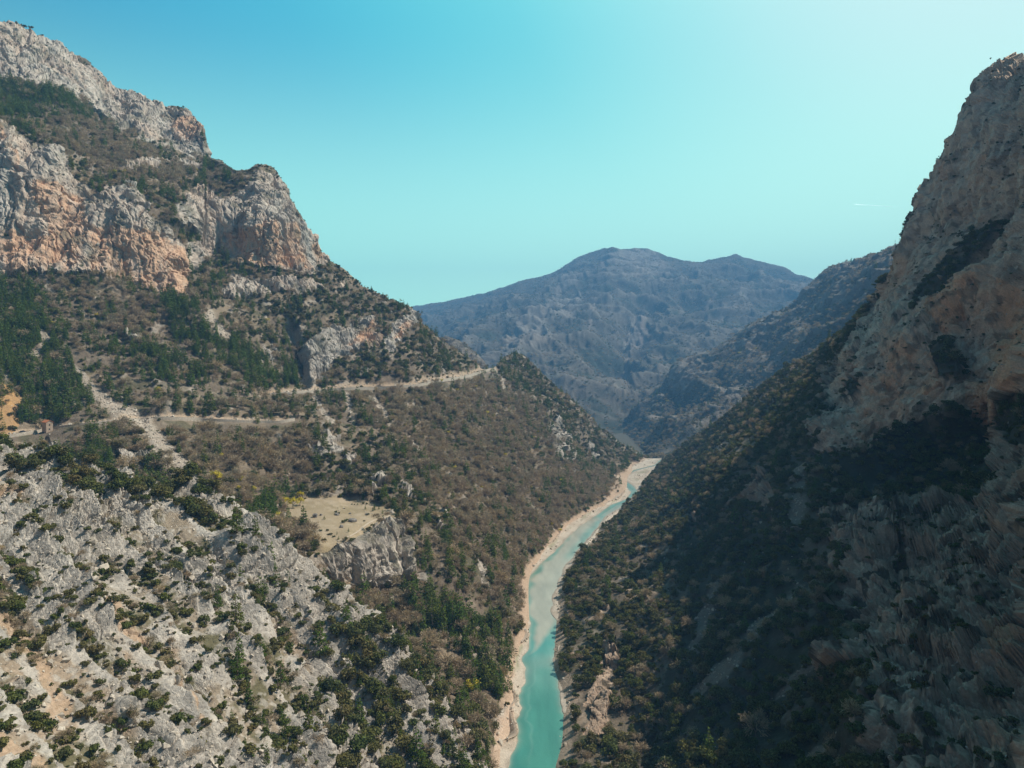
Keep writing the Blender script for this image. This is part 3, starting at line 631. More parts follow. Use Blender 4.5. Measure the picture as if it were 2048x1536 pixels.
def build_river():
    R = np.array(RIV[::-1], float)
    vs = np.concatenate([np.linspace(917, 1010, 130), np.linspace(1011, 1800, 420)])
    lf, lw, rw, rf = [np.interp(vs, R[:, 0], R[:, i]) for i in (1, 2, 3, 4)]
    jit = lambda k: 5.5*vnoise(vs/24.0, vs*0 + k, vs*0, 90+k) + 3.0*vnoise(vs/8.0, vs*0 + k, vs*0, 95+k)
    kk_ = np.clip((vs-905)/200, 0.12, 1.6)
    lf = lf + jit(1)*kk_; lw = np.maximum(lw + 0.8*jit(2)*kk_, lf+2); rw = rw + 0.8*jit(3)*kk_; rf = np.maximum(rf + jit(4)*kk_, rw+2)
    def sm(a):
        k = np.ones(5)/5; b = np.convolve(np.pad(a, 2, 'edge'), k, 'valid'); return b
    lf, lw, rw, rf = sm(lf), sm(lw), sm(rw), sm(rf)
    # across: outside skirt, foot, bank, waterline, bed, waterline, bank, foot, skirt
    us = np.stack([lf-26, lf-6, lf, lf*0.55+lw*0.45, lw, lw+2.2, (lw+rw)/2, rw-2.2, rw, rf*0.5+rw*0.5, rf, rf+6, rf+22], 1)
    zs = np.array([-3, 1.5, 2.2, 1.0, 0.05, -0.5, -2.2, -0.5, 0.05, 0.9, 2.0, 1.5, -3])
    nsub = 9
    t = np.linspace(0, len(zs)-1, (len(zs)-1)*nsub+1)
    UU = np.stack([np.interp(t, np.arange(len(zs)), u) for u in us]); ZZ = np.repeat(np.interp(t, np.arange(len(zs)), zs)[None], len(vs), 0)
    VV = np.repeat(vs[:, None], UU.shape[1], 1)
    Yv = (H - ZZ)*F/(VV - HV); P = unproj(UU, VV, Yv)
    e = fbm(P, 14, 3, 80)*0.35 + fbm(P, 3, 2, 81)*0.15
    P[..., 2] += e*smooth(-0.4, 1.5, ZZ) + e*0.5
    FLOOR.P, FLOOR.nb, FLOOR.Ub, FLOOR.Vb, FLOOR.z = P, 0, UU, VV, ZZ
    tn = np.empty(P.shape, f32); tn[:] = (0.47, 0.40, 0.325)
    tn = mix(tn, (0.40, 0.33, 0.26), smooth(-0.1, 0.5, fbm(P, 18, 3, 82)))
    tn = mix(tn, (0.27, 0.25, 0.16), smooth(0.25, 0.6, fbm(P*np.array((1, .35, 1)), 14, 3, 83))*smooth(0.5, 1.3, ZZ)*0.8)
    left = (np.arange(UU.shape[1]) < UU.shape[1]//2)[None, :]
    tn = mix(tn, (0.53, 0.375, 0.27), smooth(1.4, 2.6, ZZ + 0.6*e)*left*0.9)
    tn = mix(tn, (0.24, 0.205, 0.16), smooth(0.5, 0.0, ZZ + e)*0.7)
    o = grid_mesh('riverbank', P, tn, [MAT_SAND])
    tag(o, 'pale sand and gravel banks along the turquoise river', kind='structure')
    # water sheet
    u2 = np.linspace(0, 1, 70)[None, :]
    UW = (lw-5)[:, None]*(1-u2) + (rw+5)[:, None]*u2; VW = np.repeat(vs[:, None], 70, 1)
    PW = unproj(UW, VW, H*F/(VW - HV))
    x = (UW - lw[:, None])/np.maximum(rw-lw, 1)[:, None]
    w = fbm(PW, 22, 2, 84)*0.16; vv = VW + 30*w
    # depth map of the bed: 1 = shallow over pale silt
    sh = smooth(1285, 1255, vv + 90*(x-0.6))*smooth(0.02, 0.30, x + w + np.clip((1130-VW)/300, 0, 0.25))*smooth(1030, 1040, VW)
    sh *= 1 - 0.75*smooth(1130, 1100, VW)*smooth(0.35, 0.9, x + w)
    sh = np.maximum(sh, smooth(1000, 1015, VW)*smooth(1036, 1028, VW)*smooth(0.4, 0.5, x)*0.6)
    sh = np.maximum(sh, 0.30*smooth(1400, 1330, VW)*smooth(0.1, 0.45, w + 0.25))
    edge = np.exp(-np.minimum(x, 1-x)*np.maximum(rw-lw, 1)[:, None]/4.5)
    deep = np.empty(PW.shape, f32); deep[:] = (0.055, 0.205, 0.155)
    deep = mix(deep, (0.032, 0.20, 0.165), smooth(-0.05, 0.1, w))
    deep = mix(deep, (0.15, 0.30, 0.25), smooth(1420, 1340, VW)*0.35)
    deep = mix(deep, (0.022, 0.23, 0.20), smooth(1330, 1310, vv)*smooth(1255, 1285, vv)*0.7)
    foam = np.exp(-((x - 0.36 - 0.10*np.sin(VW/60.0) - w*0.6)/0.035)**2)*smooth(1290, 1340, VW)*smooth(1560, 1470, VW)
    tw = mix(deep, (0.36, 0.325, 0.255), np.clip(sh*0.96, 0, 1))
    tw = mix(tw, (0.42, 0.38, 0.30), np.clip(edge*0.55, 0, 1))
    tw = mix(tw, (0.30, 0.42, 0.37), np.clip(foam*0.12, 0, 1))
    tw = tw*(1 + 0.16*fbm(PW*np.array((1.0, 0.22, 1.0)), 5, 3, 86))[..., None]
    m, nt = new_mat('river water'); L = nt.links.new
    out = N_(nt, 'ShaderNodeOutputMaterial'); bs = N_(nt, 'ShaderNodeBsdfPrincipled', i_Roughness=0.22); bs.inputs['Specular IOR Level'].default_value = 0.35
    at = N_(nt, 'ShaderNodeAttribute', attribute_name='tone'); geo = N_(nt, 'ShaderNodeNewGeometry')
    n2 = N_(nt, 'ShaderNodeTexNoise', i_Scale=0.5, i_Detail=5.0); L(geo.outputs['Position'], n2.inputs['Vector'])
    b = N_(nt, 'ShaderNodeBump', i_Strength=0.35, i_Distance=0.3); L(n2.outputs['Fac'], b.inputs['Height']); L(b.outputs['Normal'], bs.inputs['Normal'])
    L(at.outputs['Color'], bs.inputs['Base Color']); L(bs.outputs['BSDF'], out.inputs['Surface'])
    o = grid_mesh('river', PW, tw, [m])
    tag(o, 'turquoise river with milky shallows winding along the valley floor', kind='structure')
build_river()

gx = np.linspace(-7400, 7400, 60); gy = np.linspace(-700, 8600, 60)
GP = np.stack([np.repeat(gx[None], 60, 0), np.repeat(gy[:, None], 60, 1), np.full((60, 60), -32.0)], -1)
tag(grid_mesh('ground', GP, np.full(GP.shape, 0.1, f32)*np.array((1.1, 1, .7), f32), [MAT_FAR]), 'low ground beneath the mountains', kind='structure')

# ================================================================== camera, sun, sky, air
cam = bpy.data.cameras.new('camera'); co = bpy.data.objects.new('camera', cam); COL.objects.link(co)
co.location = (0, 0, H); co.rotation_euler = (math.radians(90), 0, 0)
cam.lens = F/2048*36; cam.sensor_width = 36; cam.shift_y = -(768-HV)/2048.0
cam.clip_start = 0.5; cam.clip_end = 90000
scene.camera = co

SUN_AZ, SUN_EL = math.radians(80), math.radians(52.5)      # azimuth clockwise from the view direction
sd = Vector((math.sin(SUN_AZ)*math.cos(SUN_EL), math.cos(SUN_AZ)*math.cos(SUN_EL), math.sin(SUN_EL)))
sl = bpy.data.lights.new('sun', 'SUN'); sl.energy = 5.0; sl.angle = math.radians(0.5); sl.color = (1.0, 0.92, 0.80)
so = bpy.data.objects.new('sun', sl); COL.objects.link(so); so.rotation_euler = sd.to_track_quat('Z', 'Y').to_euler(); so.location = sd*300 + Vector((0, 0, 900))

W = bpy.data.worlds.new('World'); scene.world = W; W.use_nodes = True
nt = W.node_tree; nt.nodes.clear(); L = nt.links.new
wo = N_(nt, 'ShaderNodeOutputWorld'); bg = N_(nt, 'ShaderNodeBackground', i_Strength=1.0); L(bg.outputs['Background'], wo.inputs['Surface'])
sky = N_(nt, 'ShaderNodeTexSky', sky_type='NISHITA'); sky.sun_disc = False; sky.sun_elevation = SUN_EL; sky.sun_rotation = SUN_AZ; sky.altitude = 600; sky.dust_density = 1.0
tc = N_(nt, 'ShaderNodeTexCoord')
gl = Vector((math.sin(math.radians(40))*math.cos(math.radians(34)), math.cos(math.radians(40))*math.cos(math.radians(34)), math.sin(math.radians(34))))
dp = N_(nt, 'ShaderNodeVectorMath', operation='DOT_PRODUCT'); dp.inputs[1].default_value = gl; L(tc.outputs['Generated'], dp.inputs[0])
sep = N_(nt, 'ShaderNodeSeparateXYZ'); L(tc.outputs['Generated'], sep.inputs[0])
def ramp(stops, src):
    r = N_(nt, 'ShaderNodeValToRGB'); e = r.color_ramp.elements; r.color_ramp.interpolation = 'B_SPLINE'
    while len(e) < len(stops): e.new(0.5)
    for i, (p, c) in enumerate(stops): e[i].position = p; e[i].color = (*c, 1)
    L(src, r.inputs['Fac']); return r
SKY_HI = [(0.0, (0.045, 0.040, 0.045)), (0.20, (0.026, 0.08, 0.14)), (0.40, (0.012, 0.19, 0.31)), (0.65, (0.030, 0.30, 0.40)), (0.82, (0.085, 0.44, 0.46)), (0.92, (0.25, 0.55, 0.52)), (1.0, (0.50, 0.62, 0.57))]
hi = ramp(SKY_HI, dp.outputs['Value'])
lo = ramp([(0.0, (0.085, 0.07, 0.065)), (0.15, (0.12, 0.24, 0.21)), (0.32, (0.38, 1.06, 0.62)), (0.55, (0.50, 1.18, 0.72)), (0.8, (0.58, 1.18, 0.74)), (1.0, (0.66, 1.16, 0.74))], dp.outputs['Value'])
el = N_(nt, 'ShaderNodeMapRange', i_From_Min=0.03, i_From_Max=0.45, interpolation_type='SMOOTHSTEP'); L(sep.outputs['Z'], el.inputs['Value'])
mx = N_(nt, 'ShaderNodeMix', data_type='RGBA'); L(el.outputs['Result'], mx.inputs['Factor']); L(lo.outputs['Color'], mx.inputs['A']); L(hi.outputs['Color'], mx.inputs['B'])
sk = N_(nt, 'ShaderNodeVectorMath', operation='SCALE', i_Scale=0.06); L(sky.outputs['Color'], sk.inputs[0])
mx2 = N_(nt, 'ShaderNodeMix', data_type='RGBA'); mx2.inputs['Factor'].default_value = 0.92
L(sk.outputs['Vector'], mx2.inputs['A']); L(mx.outputs['Result'], mx2.inputs['B']); ze = N_(nt, 'ShaderNodeMapRange', i_From_Min=0.5, i_From_Max=0.85, i_To_Min=1.0, i_To_Max=0.35, interpolation_type='SMOOTHSTEP'); L(sep.outputs['Z'], ze.inputs['Value'])
zs = N_(nt, 'ShaderNodeVectorMath', operation='SCALE'); bg.inputs['Strength'].default_value = 1.65; L(mx2.outputs['Result'], zs.inputs[0]); L(ze.outputs['Result'], zs.inputs['Scale']); L(zs.outputs['Vector'], bg.inputs['Color'])

HAZE = True
if HAZE:
    me = bpy.data.meshes.new('haze')
    x0, x1, y0, y1, z0, z1 = -7500, 7500, -800, 8700, -33.5, 1430
    me.from_pydata([(x, y, zz) for zz in (z0, z1) for y in (y0, y1) for x in (x0, x1)], [], [(0, 2, 3, 1), (4, 5, 7, 6), (0, 1, 5, 4), (2, 6, 7, 3), (0, 4, 6, 2), (1, 3, 7, 5)])
    ho = bpy.data.objects.new('haze', me); COL.objects.link(ho); tag(ho, 'thin blue haze filling the valley air', kind='stuff')
    m, nt = new_mat('haze'); out = N_(nt, 'ShaderNodeOutputMaterial')
    pv = N_(nt, 'ShaderNodeVolumePrincipled', i_Density=0.000142, i_Anisotropy=0.0); pv.inputs['Color'].default_value = (0.22, 0.54, 1.0, 1)
    nt.links.new(pv.outputs['Volume'], out.inputs['Volume']); me.materials.append(m)

scene.view_settings.view_transform = 'Standard'; scene.view_settings.look = 'None'; scene.view_settings.exposure = 0.33; scene.view_settings.gamma = 1
scene.view_settings.use_curve_mapping = False
cy = scene.cycles
cy.max_bounces = 5; cy.diffuse_bounces = 2; cy.glossy_bounces = 1; cy.transmission_bounces = 2; cy.volume_bounces = 0; cy.transparent_max_bounces = 4
cy.use_denoising = True; cy.caustics_reflective = False; cy.caustics_refractive = False
cy.use_adaptive_sampling = False

# ================================================================== plants
M_SHRUB = leaf_material('evergreen leaves', [(0.085, 0.105, 0.032), (0.125, 0.138, 0.040), (0.160, 0.140, 0.050), (0.105, 0.124, 0.050), (0.18, 0.145, 0.062), (0.095, 0.122, 0.040)], 0.3)
M_PINE = leaf_material('pine needles', [(0.075, 0.118, 0.022), (0.110, 0.160, 0.030), (0.135, 0.150, 0.036)], 0.3)
M_TWIG = leaf_material('bare twigs', [(0.32, 0.245, 0.165), (0.42, 0.32, 0.215), (0.36, 0.30, 0.20), (0.44, 0.325, 0.185)], 0.25, 0.4)
M_YEL = leaf_material('spring yellow leaves', [(0.52, 0.42, 0.06), (0.60, 0.50, 0.05), (0.40, 0.33, 0.09)], 0.35, 0.35)
M_BARK = plain_material('bark', (0.13, 0.10, 0.075), 0.95, 0.35, 3.0, 0.1)

def leaves_mesh(name, centers, normals, sizes, mat, seed, aspect=1.0):
    r = np.random.default_rng(seed); n = len(centers)
    nrm = normals/np.maximum(np.linalg.norm(normals, axis=1, keepdims=True), 1e-6)
    t = r.normal(size=(n, 3)); t -= (t*nrm).sum(1, keepdims=True)*nrm; t /= np.linalg.norm(t, axis=1, keepdims=True)
    b = np.cross(nrm, t); s = sizes[:, None]
    j = lambda: (0.7 + 0.6*r.random((n, 1)))
    v = np.stack([centers - t*s*j(), centers - b*s*aspect*j(), centers + t*s*j(), centers + b*s*aspect*j()], 1)
    me = bpy.data.meshes.new(name)
    me.vertices.add(4*n); me.vertices.foreach_set('co', v.reshape(-1).astype(f32))
    me.loops.add(4*n); me.loops.foreach_set('vertex_index', np.arange(4*n, dtype=np.int32))
    me.polygons.add(n); me.polygons.foreach_set('loop_start', np.arange(0, 4*n, 4, dtype=np.int32))
    me.materials.append(mat)
    a = me.attributes.new('tint', 'FLOAT', 'POINT'); a.data.foreach_set('value', np.repeat(r.random(n), 4).astype(f32))
    me.update(calc_edges=True)
    return me

def blob_points(r, lobes, n, shell=0.55):
    """points near the surface of a bunch of lobes (cx, cy, cz, rx, rz), with outward normals"""
    w = np.array([l[3]**2 for l in lobes]); k = r.choice(len(lobes), n, p=w/w.sum()); Lb = np.array(lobes)[k]
    d = r.normal(size=(n, 3)); d[:, 2] += 0.25; d /= np.linalg.norm(d, axis=1, keepdims=True)
    rad = (shell + (1-shell)*r.random((n, 1))**0.5)
    p = Lb[:, :3] + d*rad*np.stack([Lb[:, 3], Lb[:, 3], Lb[:, 4]], 1)
    return p, d + 0.45*r.normal(size=(n, 3))

def tube(bm_v, bm_f, p0, p1, r0, r1, n=5):
    p0 = Vector(p0); p1 = Vector(p1); ax = (p1-p0).normalized(); s = ax.orthogonal().normalized(); q = ax.cross(s); b0 = len(bm_v)
    for p, rr in ((p0, r0), (p1, r1)):
        for i in range(n):
            a = 2*math.pi*i/n; bm_v.append(tuple(p + (s*math.cos(a) + q*math.sin(a))*rr))
    for i in range(n): bm_f.append((b0+i, b0+(i+1) % n, b0+n+(i+1) % n, b0+n+i))
    bm_f.append(tuple(b0+n+i for i in range(n)))

def tube_mesh(name, segs, mat, n=5):
    v, f = [], []
    for s in segs: tube(v, f, *s, n=n)
    me = bpy.data.meshes.new(name); me.from_pydata(v, [], f); me.materials.append(mat)
    for p in me.polygons: p.use_smooth = True
    return me

def shrub_mesh(i):                       # about 4 m across, 3 m high
    r = np.random.default_rng(100+i); lobes = []
    nl = 7 + i % 3*2
    for k in range(nl):
        a = r.random()*6.28; d = 1.6*math.sqrt(r.random()); rr = 0.38 + 0.62*r.random()
        lobes.append((d*math.cos(a), d*math.sin(a)*0.9, 0.75 + r.random()*1.25*(1-d/2.2), rr, rr*0.85))
    p, n = blob_points(r, lobes, 420, 0.38); p[:, 2] = np.maximum(p[:, 2], 0.05)
    return leaves_mesh('shrub', p, n, 0.13 + 0.15*r.random(len(p)), M_SHRUB, i)

def holm_mesh(i):                        # round oak crown, 6 m across, 6 m high
    r = np.random.default_rng(150+i); lobes = []
    for k in range(13):
        a = r.random()*6.28; d = 1.9*math.sqrt(r.random()); rr = 0.8 + 0.8*r.random()
        lobes.append((d*math.cos(a), d*math.sin(a), 1.8 + r.random()*2.6*(1-d/3.2), rr, rr*0.8))
    p, n = blob_points(r, lobes, 560, 0.6)
    return leaves_mesh('oak crown', p, n, 0.17 + 0.2*r.random(len(p)), M_SHRUB, i+40)

def pine_meshes(i):                      # 11 m high
    r = np.random.default_rng(200+i); hgt = 11.0; lobes = []
    lean = r.normal(size=2)*0.25
    zz = 1.6
    while zz < hgt-0.4:
        f = (zz-1.6)/(hgt-1.6); R = (2.3 - 0.25*(i % 3))*(1-f)**0.8 + 0.25
        nb = 5 if f < 0.6 else 3
        a0 = r.random()*6.28
        for k in range(nb):
            a = a0 + 6.28*k/nb + r.normal()*0.3; d = R*(0.55+0.25*r.random()); rr = 0.42*R + 0.22
            lobes.append((d*math.cos(a)+lean[0]*f, d*math.sin(a)+lean[1]*f, zz + r.normal()*0.2, rr, rr*0.55))
        zz += 0.85 + 0.45*r.random()
    lobes.append((lean[0], lean[1], hgt-0.3, 0.3, 0.8))
    p, n = blob_points(r, lobes, 640, 0.3)
    n[:, 2] += 0.35
    c = leaves_mesh('pine crown', p, n, 0.15 + 0.2*r.random(len(p)), M_PINE, i+60, 0.8)
    segs = [((0, 0, -0.8), (lean[0]*0.4, lean[1]*0.4, 4.5), 0.24, 0.17), ((lean[0]*0.4, lean[1]*0.4, 4.5), (lean[0], lean[1], hgt-0.6), 0.17, 0.04)]
    for k in range(6):
        a = r.random()*6.28; h0 = 1.5 + r.random()*5; segs.append(((0, 0, h0), (1.5*math.cos(a), 1.5*math.sin(a), h0+0.3), 0.06, 0.02))
    return c, tube_mesh('pine trunk', segs, M_BARK)

def bare_meshes(i, mat, dens=430, yellow=False):   # 7 m high, 6 m across: limbs and a haze of twigs
    r = np.random.default_rng(300+i); segs = [((0, 0, -0.8), (0.05, 0, 2.0), 0.20, 0.15)]; pts, nr = [], []
    def grow(p, d, ln, rad, dep):
        e = p + d*ln; segs.append((tuple(p), tuple(e), rad, rad*0.65))
        if dep == 0:
            pts.append(e); nr.append(d); return
        for k in range(3):
            dd = d + 0.62*r.normal(size=3); dd[2] += 0.15; dd /= np.linalg.norm(dd); grow(e, dd, ln*(0.62+0.2*r.random()), rad*0.6, dep-1)
    for k in range(4):
        a = 6.28*k/4 + r.random(); d = np.array((math.cos(a)*0.75, math.sin(a)*0.75, 1.0)); d /= np.linalg.norm(d); grow(np.array((0.03, 0, 1.5 + 0.4*r.random())), d, 1.7, 0.11, 2)
    E = np.array(pts); Dn = np.array(nr)
    k = r.integers(0, len(E), dens); sp = 0.62 if not yellow else 0.5
    p = E[k] + r.normal(size=(dens, 3))*sp; out = p - np.array((0, 0, 3.0))
    t = out/np.linalg.norm(out, axis=1, keepdims=True)
    nrm = np.cross(t, r.normal(size=(dens, 3))) + (t*0.5)
    if yellow:
        c = leaves_mesh('yellow crown', p, t + 0.4*r.normal(size=t.shape), 0.16 + 0.16*r.random(dens), mat, i+80)
    else:
        # slim twig sprays pointing outwards
        n = dens; s = np.cross(t, r.normal(size=(n, 3))); s /= np.linalg.norm(s, axis=1, keepdims=True)
        ln = 0.5 + 0.5*r.random((n, 1)); wd = 0.045 + 0.035*r.random((n, 1)); tt = t + 0.45*r.normal(size=t.shape)
        v = np.stack([p - tt*ln*0.6 - s*wd*0.5, p - tt*ln*0.6 + s*wd*0.5, p + tt*ln*0.6 + s*wd*1.6, p + tt*ln*0.6 - s*wd*1.6], 1)
        c = bpy.data.meshes.new('twigs'); c.vertices.add(4*n); c.vertices.foreach_set('co', v.reshape(-1).astype(f32)); c.loops.add(4*n); c.loops.foreach_set('vertex_index', np.arange(4*n, dtype=np.int32))
        c.polygons.add(n); c.polygons.foreach_set('loop_start', np.arange(0, 4*n, 4, dtype=np.int32)); c.materials.append(mat)
        a = c.attributes.new('tint', 'FLOAT', 'POINT'); a.data.foreach_set('value', np.repeat(r.random(n), 4).astype(f32)); c.update(calc_edges=True)
    return c, tube_mesh('limbs', segs, M_BARK if yellow else M_TWIG, 4)

SHRUBS = [shrub_mesh(i) for i in range(5)]; HOLMS = [holm_mesh(i) for i in range(4)]
PINES = [pine_meshes(i) for i in range(4)]; BARES = [bare_meshes(i, M_TWIG) for i in range(4)]; YELS = [bare_meshes(i+20, M_YEL, 520, True) for i in range(3)]

# ---- where they grow: list of rows (x, y, z, scale, kind, land)
PL = []
def scatter(L, n, dens, chooser, seed, name):
    """n seeds over the land by surface area times dens; chooser gives the kind and scale arrays"""
    r = np.random.default_rng(seed); P = L.P
    a = P[:-1, :-1]; e1 = P[1:, :-1]-a; e2 = P[:-1, 1:]-a
    ar = np.linalg.norm(np.cross(e1, e2), axis=2)
    w = ar*dens[:-1, :-1]; w[:L.nb-6] = 0
    inx = (L.Ub[:-1, :-1] > -120) & (L.Ub[:-1, :-1] < 2170) & (L.Vb[:-1, :-1] < 1640); w = np.where(inx, w, 0).ravel()
    k = r.choice(w.size, n, p=w/w.sum()); i, j = np.unravel_index(k, ar.shape)
    fu, fv = r.random((2, n)); Q = P[i, j] + e1[i, j]*fu[:, None] + e2[i, j]*fv[:, None]
    kind, sc = chooser(i, j, Q, r)
    sc = np.where(L.Vb[i, j] < L.top[j] + 3, np.minimum(sc, 0.6), sc)
    sc = np.where((L.Vb[i, j] < L.top[j] + 12) & (L.Ub[i, j] > 1850) & (name == 'D'), np.minimum(sc, 0.28), sc)
    for q, kd, s_, u, v in zip(Q, kind, sc, L.Ub[i, j], L.Vb[i, j]):
        if kd >= 0: PL.append((q[0], q[1], q[2], s_, kd, name))
K_SHRUB, K_HOLM, K_PINE, K_BARE, K_YEL = 0, 1, 2, 3, 4

def veg_A():
    P = A.P; cl = fbm(P, 20, 3, 400)
    d = (1 - 0.74*A.rock)*(0.5 + 1.3*A.trough)*smooth(-0.6, 0.4, cl + 0.15*(A.Vb < 1000)) + 0.03
    d *= 1 + 1.0*smooth(450, 900, A.Ub)*(A.Vb > 1000) + 0.9*(A.Vb < A.top[None, :] + 60)*(A.Ub < 420)
    def ch(i, j, Q, r):
        n = len(Q); k = np.where(r.random(n) < 0.90, K_SHRUB, K_BARE); u = A.Ub[i, j]; v = A.Vb[i, j]
        big = (v < A.top[j] + 70) & (u < 420)
        k = np.where((r.random(n) < 0.40) & (big | (u > 640)), K_HOLM, k)
        k = np.where((r.random(n) < 0.06) & (u > 430), K_PINE, k)
        s = np.exp(r.normal(size=n)*0.68)*np.where(k == K_SHRUB, 0.54, np.where(k == K_HOLM, 0.72, np.where(k == K_PINE, 0.45, 0.42)))
        return k, np.clip(s, 0.2, np.where(k == K_BARE, 0.55, 1.4))
    scatter(A, 11000, d, ch, 1, 'A')

PINE_B = [[(-200, 560), (60, 555), (75, 620), (120, 700), (150, 740), (190, 800), (120, 850), (50, 850), (0, 770), (-200, 760)], [(320, 590), (370, 610), (430, 670), (520, 700), (590, 740), (612, 780), (530, 790), (470, 745), (400, 720), (340, 650)],
          [(-200, 170), (0, 172), (60, 185), (150, 200), (195, 232), (160, 238), (60, 225), (0, 235), (-200, 240)], [(0, 225), (40, 230), (80, 262), (30, 258)], [(830, 1200), (900, 1220), (990, 1270), (1030, 1330), (1028, 1400), (970, 1400), (930, 1340), (860, 1270), (820, 1230)],
          [(170, 870), (215, 870), (220, 920), (160, 925)], [(505, 1010), (540, 1000), (545, 1060), (480, 1065)], [(180, 690), (300, 690), (420, 760), (400, 780), (250, 750)], [(410, 318), (470, 338), (490, 352), (430, 345)], [(960, 1085), (1010, 1085), (1020, 1120), (980, 1120)]]
BARE_B = [[(700, 800), (840, 775), (960, 760), (1060, 800), (1090, 850), (1120, 930), (1230, 960), (1245, 1000), (1130, 1050), (1050, 1110), (1040, 1230), (980, 1200), (900, 1060), (830, 960), (780, 880)], [(100, 250), (180, 235), (300, 310), (400, 335), (330, 385), (240, 350), (170, 330), (120, 290)],
          [(330, 855), (580, 850), (640, 900), (600, 985), (450, 990), (400, 960)], [(410, 960), (560, 1000), (650, 1070), (620, 1110), (640, 1180), (560, 1120), (480, 1060), (420, 1010)], [(100, 850), (260, 850), (350, 960), (220, 920), (130, 900)], [(640, 1190), (760, 1200), (950, 1230), (950, 1330), (850, 1260), (720, 1250)], [(140, 570), (330, 600), (420, 680), (300, 680), (180, 640)]]
DARK_B = [[(560, 900), (640, 900), (760, 900), (870, 1000), (900, 1100), (830, 1010), (770, 1000), (640, 990), (590, 960)], [(990, 715), (1040, 712), (1110, 780), (1240, 895), (1280, 920), (1180, 930), (1080, 800)], [(640, 690), (830, 680), (950, 730), (840, 760), (680, 770)], [(780, 870), (900, 960), (930, 1050), (860, 1010)], [(660, 510), (830, 620), (700, 640), (560, 640), (480, 600), (620, 560)], [(590, 690), (612, 690), (618, 775), (600, 778)]]
def veg_B():
    P = B.P; cl = fbm(P, 30, 3, 410); U = B.Ub + 12*fbm(P, 25, 2, 411); V = B.Vb + 10*fbm(P, 25, 2, 412)
    pn = np.zeros(U.shape, bool); br = pn.copy(); dk = pn.copy()
    for p in PINE_B: pn |= inpoly(U, V, p)
    for p in BARE_B: br |= inpoly(U, V, p)
    for p in DARK_B: dk |= inpoly(U, V, p)
    d = (1 - 0.93*B.rock)*(0.55 + 0.75*smooth(-0.4, 0.4, cl)); d *= 1 + 0.9*pn + 0.6*br + 0.5*dk
    d *= (P[..., 2] > 2.5)*(1 - 0.97*B.meadow)*(1-0.93*np.clip(B.scree, 0, 1))*(1-0.97*B.clear)
    d *= 1 - 0.45*smooth(700, 1100, P[..., 1])*0
    def ch(i, j, Q, r):
        n = len(Q); pnn, brn, dkn, c = pn[i, j], br[i, j], dk[i, j], cl[i, j]; x = r.random(n); rk = B.bare[i, j] > 0.5; mead = B.meadow[i, j] > 0.5
        pp = np.where(pnn, 0.80, np.where(brn, 0.08, np.where(dkn, 0.07, 0.30)))
        pb = np.where(pnn, 0.12, np.where(brn, 0.66, np.where(dkn, 0.12, 0.32)))
        ph = np.where(pnn, 0.02, np.where(brn, 0.08, np.where(dkn, 0.45, 0.17)))
        k = np.where(x < pp, K_PINE, np.where(x < pp+pb, K_BARE, np.where(x < pp+pb+ph, K_HOLM, K_SHRUB)))
        sky_ = B.Vb[i, j] < B.top[j] + 18; k = np.where(rk | mead | (sky_ & (B.Ub[i, j] < 700)), K_SHRUB, k); k = np.where((k == K_BARE) & (r.random(n) < 0.007), K_YEL, k)
        s = np.exp(r.normal(size=n)*0.38)*np.choose(k, [0.85, 0.85, 0.85, 0.85, 0.62])
        s = np.where(rk, s*0.7, s); s = np.where(mead, 0.4, s)
        return k, np.clip(s, 0.3, 1.7)
    scatter(B, 30000, d, ch, 2, 'B')

def veg_D():
    P = D.P; cl = fbm(P, 25, 3, 420)
    inn = (D.Ub < 2150)
    d = (1 - 0.96*D.rock + (0.22 + 0.5*smooth(420, 250, P[..., 1]))*D.ledge)*(0.5 + 0.8*smooth(-0.4, 0.4, cl))*inn*(P[..., 2] > 2.5)
    def ch(i, j, Q, r):
        n = len(Q); x = r.random(n); rk = D.bare[i, j] > 0.5
        k = np.where(x < 0.52, K_HOLM, np.where(x < 0.90, K_SHRUB, np.where(x < 0.985, K_BARE, K_PINE))); k = np.where(rk, K_SHRUB, k)
        s = np.exp(r.normal(size=n)*0.32)*np.choose(k, [0.9, 0.82, 0.8, 0.7, 0.5]); s = np.where(rk, s*0.62, s)
        return k, np.clip(s, 0.25, 1.5)
    scatter(D, 20000, d, ch, 3, 'D')

def veg_far(L, n, seed, name, sc):
    P = L.P; cl = fbm(P, 90, 3, seed)
    d = (1 - 0.93*L.rock)*(0.5 + 0.8*smooth(-0.4, 0.4, cl))
    def ch(i, j, Q, r):
        m = len(Q); x = r.random(m); gr = cl[i, j] > 0.05
        k = np.where(x < np.where(gr, 0.55, 0.25), K_HOLM, np.where(x < np.where(gr, 0.62, 0.30), K_PINE, np.where(x < 0.995, K_BARE, K_YEL)))
        return k, np.exp(r.normal(size=m)*0.25)*sc
    scatter(L, n, d, ch, seed, name)

veg_A(); veg_B(); veg_D(); veg_far(Fl, 9000, 5, 'F', 1.15); veg_far(E, 26000, 6, 'E', 1.35); veg_far(G, 900, 7, 'G', 1.0)

# a thicket closes the valley where the river turns out of sight
for k_ in range(60):
    u_ = 1286 + 75*rng.random(); v_ = 919 - 5*rng.random() - 0.10*(u_-1290)*(u_ < 1325); q_ = unproj(np.array(u_), np.array(v_), H*F/(v_-HV))
    PL.append((q_[0], q_[1], 0.0, 0.9 + 0.6*rng.random(), (K_HOLM, K_BARE)[k_ % 2], 'F'))
